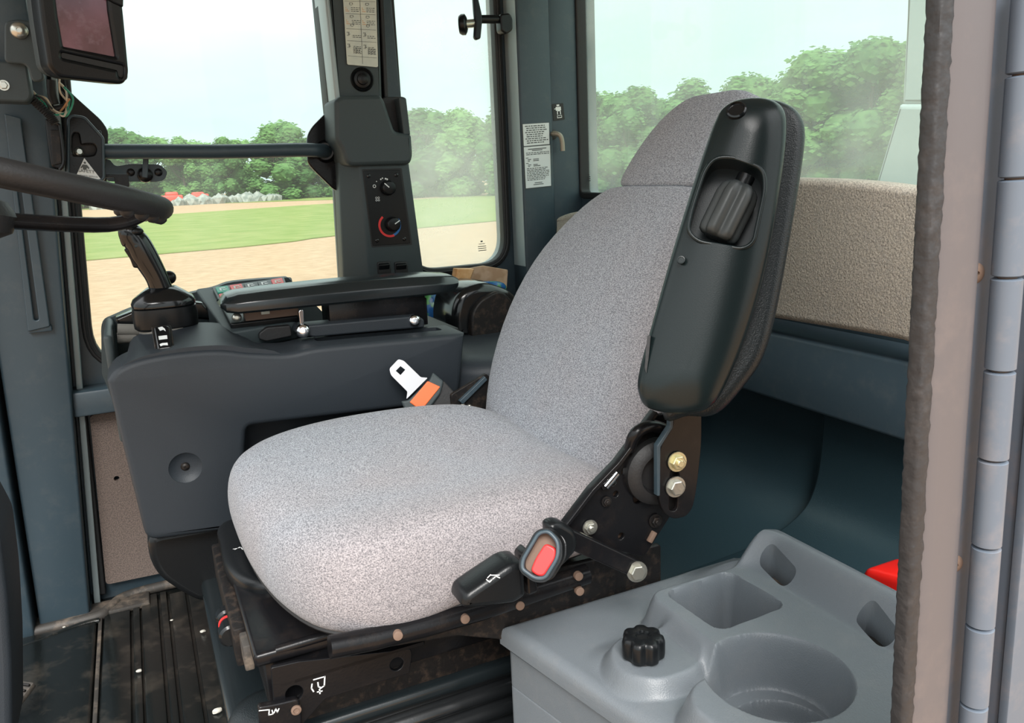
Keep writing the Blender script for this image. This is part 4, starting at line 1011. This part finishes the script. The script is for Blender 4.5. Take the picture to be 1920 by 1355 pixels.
tag(fl_, 'dark grey moulded cover behind the console and under the black duct', 'cover')

# ================================================================== OPERATOR SEAT
st = empty('operator_seat', (.3, 1.0, .02), 'grey fabric suspension operator seat with folded black armrest', 'seat')
# --- cushion
co = spline([V(p+(0,)) for p in ((.080, 1.20), (.074, 1.10), (.080, .98), (.098, .88), (.130, .808), (.185, .772), (.27, .766), (.36, .770), (.45, .778), (.51, .800), (.535, .85), (.54, 1.0), (.535, 1.16), (.50, 1.25), (.42, 1.285), (.31, 1.295), (.20, 1.288), (.125, 1.262))], 5, True)
cc = V((.30, 1.03, 0))
def cush_top(x, y):
    dy = (y-1.03)/.26; dx = (x-.30)/.24
    z = .546+.012*dy*dy+.006*max(0, -dy)**3-.010*math.exp(-(dy*dy*4+((x-.42)/.12)**2))
    z += .012*max(0, -dx)**2*(-.9)+.006
    return z
rings = []
for s, z in ((.92, .440), (.965, .446), (.99, .458), (1.0, .474), (1.0, .490), (.992, .507), (.972, .525), (.94, .539)):
    rings.append([cc+(p-cc)*s+V((0, 0, z+.0)) for p in co])
for s, b in ((.90, -.010), (.85, -.004), (.78, -.001), (.70, 0), (.6, 0), (.5, 0), (.4, 0), (.3, 0), (.2, 0), (.1, 0), (.02, 0)):
    r_ = []
    for p in co:
        q = cc+(p-cc)*s; r_.append(V((q.x, q.y, cush_top(q.x, q.y)+b)))
    rings.append(r_)
# blend the ring under the shoulder to the local top height
for i in (5, 6, 7):
    k_ = (i-4)/4
    for j, p in enumerate(rings[i]): p.z += (cush_top(p.x, p.y)-.553)*k_
# the near side lifts toward the back over the lever
for r_ in rings[:5]:
    for p in r_:
        if p.y < .88 and p.x > .22: p.z += min(1, (p.x-.22)/.15)*.030*(.49-p.z)/.05 if p.z < .49 else 0
cu_o = loft('seat_cushion', rings, M['fabric'], st, sharp=80, sub=1)
# soft crease behind the lever cover
tube('hem_cord', [cc+(p-cc)*.958+V((0, 0, .445+(min(1, max(0, (p.x-.22)/.15))*.028 if p.y < .88 else 0))) for p in co], .0028, M['rubber'], st, 6, closed=True)

# --- backrest
def backx(z): return .500+.42*(z-.50)+.30*max(0, z-.76)
def brect(c, ux, hw, dep, front_bulge, n_=48, p=.42):
    out = []
    for i in range(n_):
        a = 2*math.pi*i/n_; ca, sa = math.cos(a), math.sin(a)
        w = math.copysign(abs(ca)**p, ca)*hw; d_ = math.copysign(abs(sa)**(p+.25), sa)
        t = w/hw
        x = d_*dep/2
        if d_ < 0: x += front_bulge*abs(t)**2.4*-1+.012*(1-t*t)*0
        out.append(c+V((0, w, 0))+ux*x)
    return out
rows_ = [(.470, .185, .05, .0, 0), (.485, .210, .05, .002, 0), (.52, .230, .06, .006, 0), (.57, .256, .065, .010, 0), (.63, .264, .065, .012, 0), (.69, .260, .075, .014, 0), (.74, .250, .095, .012, 0), (.79, .232, .09, .010, 0), (.83, .208, .085, .006, 0), (.86, .182, .08, .003, 0), (.880, .155, .07, 0, 0), (.893, .125, .055, 0, 0), (.897, .10, .03, 0, 0)]
tilt = V((1, 0, -.42)).normalized()
rings = []
BY = 1.02
for z, hw, dep, fb_, _ in rows_:
    c = V((backx(z)+dep*.5, BY, z)); rings.append(brect(c, tilt, hw, dep, fb_))
bk_o = loft('backrest', rings, M['fabric'], st, sharp=80, sub=1)
for v in bk_o.data.vertices: pass
# --- headrest
hs = [(.892, .10, .04), (.894, .134, .075), (.902, .144, .088), (.93, .144, .088), (.96, .138, .082), (.99, .122, .072), (1.012, .096, .06), (1.024, .070, .042), (1.030, .045, .02)]
rings = [brect(V((backx(z)+.005+dep*.5, BY-.025, z)), tilt, hw, dep, .003) for z, hw, dep in hs]
loft('headrest', rings, M['fabric'], st, sharp=80, sub=1)

# --- folded armrest
an = V((-.60, -.75, .27)).normalized(); ao = V((.55, .655, .83))
def PA(l, off=0): return [P(a, b, o=ao+an*off, n=an) for a, b in l]
arm_out = spline(PA([(1197, 735), (1199, 695), (1222, 610), (1260, 475), (1300, 345), (1338, 235), (1362, 198), (1400, 185), (1444, 187), (1470, 208), (1474, 255), (1464, 340), (1440, 480), (1408, 600), (1368, 705), (1332, 762), (1275, 775), (1216, 765)]), 5, True)
hs_ = arm_out
sh = pillow('armrest_shell', hs_, an, PA([(1290, 690)])[0], PA([(1408, 265)])[0], .028, .021, M['arm'], st)
rec = rnd(PA([(1340, 296), (1372, 294), (1430, 315), (1434, 350), (1412, 452), (1392, 464), (1310, 450), (1291, 432), (1298, 395), (1322, 320)], .022), .012, 5)
cut(sh, plate_mesh([p+an*.02 for p in rec], -an*.062))
rec2 = [p-an*.074 for p in rec]
# recess floor + rim
tube('recess_rim', [p-an*.0035 for p in offset2(rec, an, -.001)], .0022, M['arm'], sh, 8, closed=True)
ka, kb = P(1343, 446, o=ao+an*.004, n=an), P(1392, 346, o=ao+an*.004, n=an)
kd = (kb-ka).normalized(); kl = (kb-ka).length
kn = lathe('adjustment_knob', ka, kd, [(.017, 0), (.0205, .003), (.0215, .008), (.0215, kl-.014), (.0195, kl-.006), (.015, kl-.001), (.008, kl)], M['knobgrey'], sh, 84, lobes=6, ld=.24, sharp=60)
lathe('knob_shaft', kb, kd, [(.009, -.002), (.009, .010)], M['black'], sh, 12)
lathe('top_plug', P(1381, 207, o=ao+an*.016, n=an), (an+V((-.25, 0, .5))).normalized(), [(.0105, -.004), (.0100, .002), (.0085, .003), (.0078, .0005)], M['gloss'], sh, 22)
lathe('round_mark', P(1277, 487, o=ao+an*.0195, n=an), an, [(.0042, -.003), (.0040, .0008), (.0030, .0009), (.0028, .0001)], M['arm'], sh, 18)
plate('side_slot', rnd(PA([(1214, 628), (1220, 629), (1216, 672), (1212, 700), (1209, 690), (1211, 655)], .0125), .001), -an*.010, M['rubber'], sh)
po = spline(PA([(1240, 772), (1262, 560), (1300, 380), (1350, 240), (1395, 192), (1440, 180), (1480, 190), (1504, 212), (1512, 248), (1504, 320), (1484, 440), (1462, 560), (1436, 660), (1398, 720), (1345, 775), (1290, 780)], -.030), 5, True)
puff('arm_pad', [p-an*.012 for p in po], an, .026, .012, .012, M['pad'], st, 6)
# --- side hinge plates
yb = .735
def PB(l, y=.735): return PP(l, y=y)
main = rnd(PB([(1112, 920), (1160, 872), (1236, 768), (1300, 790), (1302, 900), (1262, 960), (1208, 1045), (1150, 1030), (1058, 984)]), [.004, .004, .02, .01, .01, .01, .01, .004, .004])
holes = [circ(P(px, py, y=.735), (0, -1, 0), r_, 18) for px, py, r_ in ((1150, 902, .0050), (1155, 926, .0036), (1172, 884, .0045), (1185, 878, .003), (1186, 902, .0040), (1196, 934, .0062), (1165, 1005, .004))]
side = plate('side_plate', main, (0, .006, 0), M['frame'], st, holes=holes, bevel=.0012)
plate('side_flange', rnd(PB([(1062, 984), (1112, 918), (1160, 868), (1232, 772), (1236, 776), (1164, 875), (1116, 925), (1066, 988)], .722), .001), (0, .014, 0), M['frame'], st, bevel=.001)
plate('dusty_backing', rnd(PB([(1120, 930), (1165, 880), (1230, 800), (1290, 900), (1210, 1030), (1080, 985)], .748), .006), (0, .006, 0), M['rust'], st)
lathe('recline_boss', P(1226, 880, y=.735), (-.15, -1, 0), [(.040, 0), (.039, .012), (.032, .018), (.025, .019), (.022, .008)], M['rubber'], st, 36)
tube('recline_tube', spline([P(1180, 842, y=.73), P(1192, 812, y=.722), P(1222, 798, y=.722), P(1250, 806, y=.722)], 5), .007, M['frame'], st)
outer_p = rnd(PP([(1262, 776), (1316, 776), (1316, 830), (1308, 905), (1300, 950), (1288, 968), (1262, 974), (1244, 960), (1236, 935), (1236, 838), (1262, 800)], y=.705), [.004, .004, .02, .02, .01, .008, .008, .008, .008, .012, .012])
slotp = rnd(PP([(1257, 880), (1274, 880), (1270, 958), (1254, 958)], y=.705), .007, 5)
plate('arm_hanger', outer_p, (0, .006, 0), M['frame'], st, holes=[slotp], bevel=.001)
plate('hanger_flange', rnd(PP([(1258, 776), (1264, 778), (1262, 802), (1239, 838), (1238, 930), (1233, 930), (1233, 836), (1257, 800)], y=.700), .001), (0, .008, 0), M['steel'], st, bevel=.001)
bbox('slot_backing', P(1250, 965, y=.714), P(1282, 872, y=.722), M['dirty'], st, bev=.001)
bolt(P(1269, 865, y=.703), (-.15, -1, .05), .0085, M['brass'], st)
bolt(P(1266, 912, y=.703), (-.15, -1, .05), .0090, M['zinc'], st, stud=False)
bolt(P(1229, 976, y=.733), (-.15, -1, .05), .0062, M['dirty'], st)
bolt(P(1106, 988, y=.733), (-.15, -1, .05), .0065, M['zinc'], st)
bolt(P(1137, 940, y=.733), (-.15, -1, .05), .0045, M['dirty'], st)
tube('pivot_pin', [P(1134, 912, y=.728), P(1156, 886, y=.728)], .0050, M['chrome'], st)
plate('pin_tab', rnd(PP([(1125, 905), (1150, 878), (1154, 884), (1132, 922)], y=.726), .003), (0, .004, 0), M['frame'], st, bevel=.001)
rbox('square_stop', P(1222, 1006, y=.733), (.006, .006, .014), M['rust'], st, rot=Matrix.Rotation(R(35), 3, 'Y'), bev=.001)

# --- near belt buckle
bn = V((-.55, -.72, .42)).normalized(); bo = P(1020, 1035, y=.665)
def PK(l, off=0): return [P(a, b, o=bo+bn*off, n=bn) for a, b in l]
bw = rnd(PK([(1006, 993), (1030, 988), (1053, 1012), (1053, 1046), (1026, 1090), (1002, 1091), (973, 1070), (974, 1048)]), .008)
bkh = rnd(PK([(1010, 1002), (1024, 998), (1045, 1018), (1045, 1044), (1022, 1082), (1004, 1082), (982, 1066), (982, 1052)]), .004)
bkl = plate('belt_buckle', bw, -bn*.028, M['black'], st, holes=[bkh], bevel=.005)
tube('buckle_lip', [p+bn*.0005 for p in offset2(bw, bn, .0035)], .0022, M['steel'], bkl, 8, closed=True)
plate('buckle_slot', [p-bn*.010 for p in bkh], -bn*.003, M['rust'], bkl)
plate('release_button', rnd(PK([(1022, 1018), (1042, 1028), (1042, 1046), (1020, 1080), (1008, 1080), (994, 1070), (1004, 1046)], -.001), .004), -bn*.01, M['red'], bkl, bevel=.002)
plate('buckle_stalk', rnd(PP([(1030, 985), (1052, 978), (1082, 996), (1086, 1030), (1060, 1060), (1040, 1075)], y=.690), .008), (0, .022, 0), M['black'], st, bevel=.006)
plate('buckle_strap', rnd(PP([(1072, 992), (1200, 1052), (1215, 1066), (1196, 1086), (1068, 1030)], y=.700), .005), (0, .014, 0), M['frame'], st, bevel=.002)
bolt(P(1194, 1071, y=.699), (-.25, -1, .15), .0088, M['zinc'], st, stud=False)

# --- far belt tongue
tn_ = V((-.22, -.93, .22)).normalized(); to = P(790, 735, y=1.290)
def PT(l, off=0): return [P(a, b, o=to+tn_*off, n=tn_) for a, b in l]
hole = PT([(742, 695), (751, 686), (760, 693), (751, 703)])
tg = rnd(PT([(730, 691), (747, 673), (757, 676), (789, 707), (802, 708), (762, 748), (764, 734), (733, 703)]), [.0035, .003, .003, .002, .002, .002, .002, .004], 3)
plate('belt_tongue', tg, -tn_*.003, M['tongue'], st, holes=[hole])
th = plate('tongue_housing', rnd(PT([(812, 698), (832, 715), (826, 738), (788, 790), (762, 775), (752, 752), (766, 750), (806, 712)], .004), .003), -tn_*.012, M['column'], st, bevel=.003)
plate('orange_cover', rnd(PT([(802, 714), (826, 725), (790, 770), (768, 754)], .006), .002), -tn_*.005, M['orange'], th, bevel=.0015)
plate('belt_sleeve', rnd(PT([(832, 713), (870, 755), (850, 800), (790, 800), (786, 775)], -.004), .003), -tn_*.012, M['rubber'], st, bevel=.002)
plate('belt_anchor', rnd(PP([(846, 740), (912, 700), (945, 740), (960, 800), (850, 800)], y=1.27), .004), (0, .008, 0), M['dirty'], st, bevel=.001)
plate('belt_anchor_flange', rnd(PP([(862, 752), (910, 706), (914, 712), (868, 758)], y=1.262), .001), (0, .012, 0), M['steel'], st, bevel=.0008)
for px, py in ((868, 760), (880, 762), (912, 775)): dome_bolt(P(px, py, y=1.268), (-.3, -1, .2), .004, M['zinc'], st)

# --- lever cover, rails, pan
lc = rnd(PP([(868, 1140), (872, 1118), (905, 1095), (960, 1058), (985, 1056), (988, 1118), (968, 1132), (885, 1143)], y=.690), [.003, .006, .01, .01, .005, .005, .005, .004])
lv = plate('slide_lever', lc, (0, .04, 0), M['black'], st, bevel=.007)
bm = bmesh.new()
sy = .6895
bm.free()
def stroke(name, pl, w, m, parent, y=None, o=None, n=None):
    bm = bmesh.new()
    for l in pl:
        for a, b in zip(l, l[1:]):
            A = P(*a, y=y) if y is not None else P(*a, o=o, n=n); B = P(*b, y=y) if y is not None else P(*b, o=o, n=n)
            nn = V((0, -1, 0)) if y is not None else V(n)
            t = (B-A).normalized(); s = nn.cross(t)*w/2
            bm.faces.new([bm.verts.new(q) for q in (A-s-t*w*.3, A+s-t*w*.3, B+s+t*w*.3, B-s+t*w*.3)])
    return bm_link(name, bm, m, parent, smooth=False)
stroke('seat_symbol', [[(912, 1086), (918, 1091), (923, 1086), (930, 1080), (937, 1083)], [(921, 1078), (936, 1078)], [(914, 1083), (920, 1077)]], .0011, M['white'], lv, y=.6885)
plate('lever_tip', rnd(PP([(985, 1050), (1000, 1036), (1010, 1110), (990, 1118)], y=.700), .004), (0, .03, 0), M['frame'], st, bevel=.003)
ra, rb2, rc2 = P(628, 1212, y=.755), P(875, 1148, y=.755), P(1180, 1040, y=.755)
YRl = .775
tube('side_rail', [P(618, 1213, y=YRl), P(700, 1197, y=YRl), P(800, 1172, y=YRl), P(900, 1143, y=YRl), P(1100, 1075, y=YRl)], .0125, M['frame'], st, 16)
for i, (px, py) in enumerate(((746, 1191), (872, 1160), (975, 1135), (1085, 1080), (1087, 1108))):
    lathe('rail_rivet', P(px, py, y=.762), (-.1, -1, .1), [(.0055, -.004), (.0052, .0015), (.003, .002)], M['rust'], st, 16)
plate('pan_side', rnd(PP([(700, 1190), (870, 1128), (1000, 1075), (1240, 1020), (1240, 1110), (950, 1200), (860, 1192), (720, 1215)], y=.80), .006), (0, .008, 0), M['dirty'], st, bevel=.002)
bbox('seat_pan', (.070, .87, .335), (.56, 1.26, .405), M['frame'], st, bev=.008)
tr_ = [V((.062, .865, .408)), V((.062, 1.25, .408)), V((.25, 1.25, .408)), V((.25, .865, .408))]
bbox('front_tray', (.060, .862, .395), (.40, 1.26, .412), M['frame'], st, bev=.005, seg=3)
tube('tray_edge_roll', [V((.085, .868, .408)), V((.155, .866, .411))], .006, M['frame'], st, 12)
bbox('corner_clip', (.052, .90, .372), (.063, .935, .405), M['matdust'], st, bev=.002)
bbox('front_flange', (.046, .95, .350), (.062, 1.22, .402), M['dirty'], st, bev=.003)
fh = spline([V((.066, 1.24, .418)), V((.056, 1.17, .418)), V((.056, 1.085, .418)), V((.072, 1.025, .418)), V((.105, 1.00, .418)), V((.15, 1.05, .418)), V((.17, 1.15, .418)), V((.15, 1.25, .418))], 5, True)
fhl = puff('height_handle', fh, (0, 0, 1), .030, .010, .014, M['black'], st, 5)
stroke('handle_symbol', [[(437, 1029), (452, 1026), (455, 1030), (461, 1024), (455, 1022)], [(440, 1030), (450, 1025)]], .0013, M['white'], fhl, o=V((.07, 1.2, .4287)), n=(0, 0, 1))
dl = lathe('damper_dial', V((.046, 1.00, .365)), (0, 1, 0), [(.012, 0), (.015, .003), (.015, .018), (.012, .020), (.011, .045), (.014, .048), (.014, .062), (.010, .066)], M['gloss'], st, 24)
lathe('dial_band', V((.046, 1.032, .365)), (0, 1, 0), [(.0125, 0), (.0125, .004)], M['red'], dl, 24)
# lower lever plate with symbols
lp = rnd(PP([(508, 1252), (560, 1240), (770, 1216), (773, 1226), (768, 1262), (700, 1282), (610, 1310), (570, 1355), (518, 1400), (514, 1320)], y=.850), .003)
lph = [circ(P(744, 1245, y=.850), (0, -1, 0), .0085, 20), circ(P(552, 1300, y=.850), (0, -1, 0), .010, 20)]
bpl = plate('weight_lever_plate', lp, (0, .006, 0), M['frame'], st, holes=lph, bevel=.001)
plate('plate_top_flange', rnd([V((.080, .850, .372)), V((.258, .850, .372)), V((.258, .885, .372)), V((.080, .885, .372))], .003), (0, 0, .004), M['frame'], st)
stroke('weight_symbol', [[(588, 1274), (609, 1268), (608, 1285), (600, 1291)], [(596, 1279), (597, 1287), (603, 1289)], [(585, 1282), (584, 1290), (588, 1296)], [(595, 1297), (604, 1295)], [(599, 1292), (600, 1300)]], .0016, M['white'], bpl, y=.8490)
lathe('plate_rivet', P(555, 1330, y=.842), (0, -1, 0), [(.0058, -.004), (.0058, .002), (.0035, .0025), (.003, .001)], M['rust'], st, 20)
dnp = plate('lock_bracket', rnd(PP([(484, 1326), (518, 1320), (560, 1310), (566, 1340), (566, 1400), (490, 1400)], y=.842), .004), (0, .01, 0), M['frame'], st, bevel=.002)
stroke('lock_symbol', [[(486, 1332), (505, 1330), (504, 1340), (512, 1338), (510, 1331)], [(514, 1336), (517, 1328), (520, 1335), (523, 1328)]], .0013, M['white'], dnp, y=.8412)
# suspension: bellows and base
bw_o = [V((.038, .910, 0)), V((.038, 1.41, 0)), V((.59, 1.41, 0)), V((.59, .910, 0))]
rings = []
zz_ = .345
base_r = rnd(bw_o, .04, 5)
cb_ = sum(base_r, V())/len(base_r)
nfold = 5
for i in range(nfold*6+1):
    t = i/6.; z = .254-.150*i/(nfold*6); off = .014*abs(math.cos(math.pi*t))-.008
    rings.append([p+(V(((1 if p.x > cb_.x else -1)*off, (1 if p.y > cb_.y else -1)*off, 0)))+V((0, 0, z)) for p in base_r])
loft('suspension_bellows', rings, M['bellow'], st, sharp=70)
bs = rnd([V((.026, .905, .262)), V((.026, 1.43, .262)), V((.60, 1.43, .262)), V((.60, .905, .262))], [.06, .06, .02, .02], 8)
bsp = puff('base_cover', bs, (0, 0, 1), .012, .010, .014, M['armpad'], st, 6)
bbox('lift_frame', (.10, .918, .262), (.54, 1.22, .345), M['dirty'], st, bev=.01)
bbox('floor_mount', (.06, .93, .010), (.56, 1.38, .085), M['dirty'], st, bev=.01)
lathe('base_cover_bump', V((.075, .955, .268)), (0, 0, 1), [(.05, 0), (.042, .012), (.025, .018), (.005, .02)], M['pad'], st, 28, sharp=80)

# ================================================================== STORAGE BOX with cup holder
sb_ = empty('storage_box', (.55, .6, .02), 'grey plastic storage box with cup holder and black knob at the lower right', 'storage box')
def ss(a, b, x):
    t = max(0, min(1, (x-a)/(b-a))); return t*t*(3-2*t)
def sdbox(x, y, cx, cy, hx, hy, r_, rot=0):
    dx, dy = x-cx, y-cy; c_, s_2 = math.cos(rot), math.sin(rot); dx, dy = dx*c_+dy*s_2, -dx*s_2+dy*c_
    qx, qy = abs(dx)-hx+r_, abs(dy)-hy+r_
    return math.hypot(max(qx, 0), max(qy, 0))+min(max(qx, qy), 0)-r_
X1, Y0, Y1 = .700, .36, .803
def X0(y): return .338+.22*(Y1-y)
CUP = (.513, .524, .068)
def lidz(x, y):
    z = .400
    # soft platform around the knob, a little lower than the tray
    # raised tray: x beyond the diagonal step
    e1 = sdbox(x, y, .75, .50, .269, .226, .03)            # main tray block x .488+, y<.72
    e2 = sdbox(x, y, .60, .38, .200, .185, .05)            # widens toward the near side
    e = min(e1, e2); h = max(0, .02-abs(e1-e2))
    e -= h*h*12
    z += .042*(1-ss(-.014, .006, e))
    # shelf around the knob slightly raised from the lid
    dk = sdbox(x, y, .448, .634, .050, .044, .042)
    z += .018*(1-ss(-.004, .012, dk))*ss(-.014, .006, e)
    zb = sdbox(x, y, .50, .60, .105, .10, .03)
    z += .006*(1-ss(-.02, .01, zb))*ss(-.014, .006, e)
    # back wing rising toward the seat back / door
    wv = x-.634+.055*ss(.685, .765, y)
    z += .042*ss(0, .050, wv)*(1-ss(.735, .803, y))*(1-.35*ss(.0, .07, math.hypot(max(0, x-.655), max(0, y-.70))))
    # cup holder, two steps
    dc = math.hypot(x-CUP[0]-.0, y-CUP[1])
    z -= .060*(1-ss(CUP[2]-.010, CUP[2]+.004, dc))
    dc2 = math.hypot(x-CUP[0]+.002, y-CUP[1]+.012)
    z -= .022*(1-ss(.048, .054, dc2))
    # handle slot beside the cup
    # rectangular pocket
    dp = sdbox(x, y, .561, .660, .048, .046, .014, R(2))
    z -= .085*(1-ss(-.010, .003, dp))
    # outer rounding
    de = min(x-X0(y), Y1-y, y-Y0, X1-x)
    if de < .014: z -= .014*(1-math.sqrt(max(0, 1-(1-de/.014)**2)))
    return z
bm = bmesh.new(); NX, NY = 240, 290
def gp2(i, j):
    y = Y0+(Y1-Y0)*j/NY; x = X0(y)+(X1-X0(y))*i/NX; return (x, y, lidz(x, y))
g = [[bm.verts.new(gp2(i, j)) for j in range(NY+1)] for i in range(NX+1)]
for i in range(NX):
    for j in range(NY): bm.faces.new((g[i][j], g[i+1][j], g[i+1][j+1], g[i][j+1]))
rim_ = [g[i][0] for i in range(NX+1)]+[g[NX][j] for j in range(1, NY+1)]+[g[i][NY] for i in range(NX-1, -1, -1)]+[g[0][j] for j in range(NY-1, 0, -1)]
low = [bm.verts.new((v.co.x, v.co.y, .374)) for v in rim_]
nr = len(rim_)
for i in range(nr): bm.faces.new((rim_[i], rim_[(i+1) % nr], low[(i+1) % nr], low[i]))
lid = bm_link('lid', bm, M['box'], sb_, sharp=75)
for (pa, pb_) in (((1434, 1026), (1484, 1070)), ((1618, 1128), (1672, 1180))):
    A, B = P(*pa, z=.466), P(*pb_, z=.462)
    dd = (B-A).normalized(); w = V((-dd.y, dd.x, 0))*.0105
    cpt = rnd([A+w, B+w, B-w, A-w], .0102, 6)
    cut(lid, plate_mesh([V((p.x, p.y, .405)) for p in cpt], (0, 0, .11)))
    plate('handle_slot_floor', [V((p.x, p.y, .426)) for p in offset2(cpt, V((0, 0, 1)), -.002)], (0, 0, -.004), M['matdust'], sb_)
def sq(i_, z): return rnd([V((X0(Y0)+i_, Y0+i_, z)), V((X1-i_, Y0+i_, z)), V((X1-i_, Y1-i_, z)), V((X0(Y1)+i_, Y1-i_, z))], .010, 4)
plate('box_body', sq(.006, .02), (0, 0, .302), M['box'], sb_, bevel=.004)
plate('box_rim', sq(.006, .322), (0, 0, .046), M['box'], sb_, holes=[sq(.022, .322)])
plate('lid_gasket', sq(.010, .367), (0, 0, .009), M['rubber'], sb_, holes=[sq(.022, .366)])
kc = P(1192, 1245, z=.412); kc = V((.431, .634, .424))
lk_ = lathe('lid_knob', kc, (0, 0, 1), [(.019, 0), (.0225, .003), (.0230, .007), (.0230, .020), (.0215, .0245), (.018, .026), (.0085, .026), (.0075, .0235)], M['black'], sb_, 98, lobes=7, ld=.16, sharp=50)
lathe('knob_collar', kc+V((0, 0, -.004)), (0, 0, 1), [(.018, 0), (.018, .006)], M['rubber'], sb_, 24)
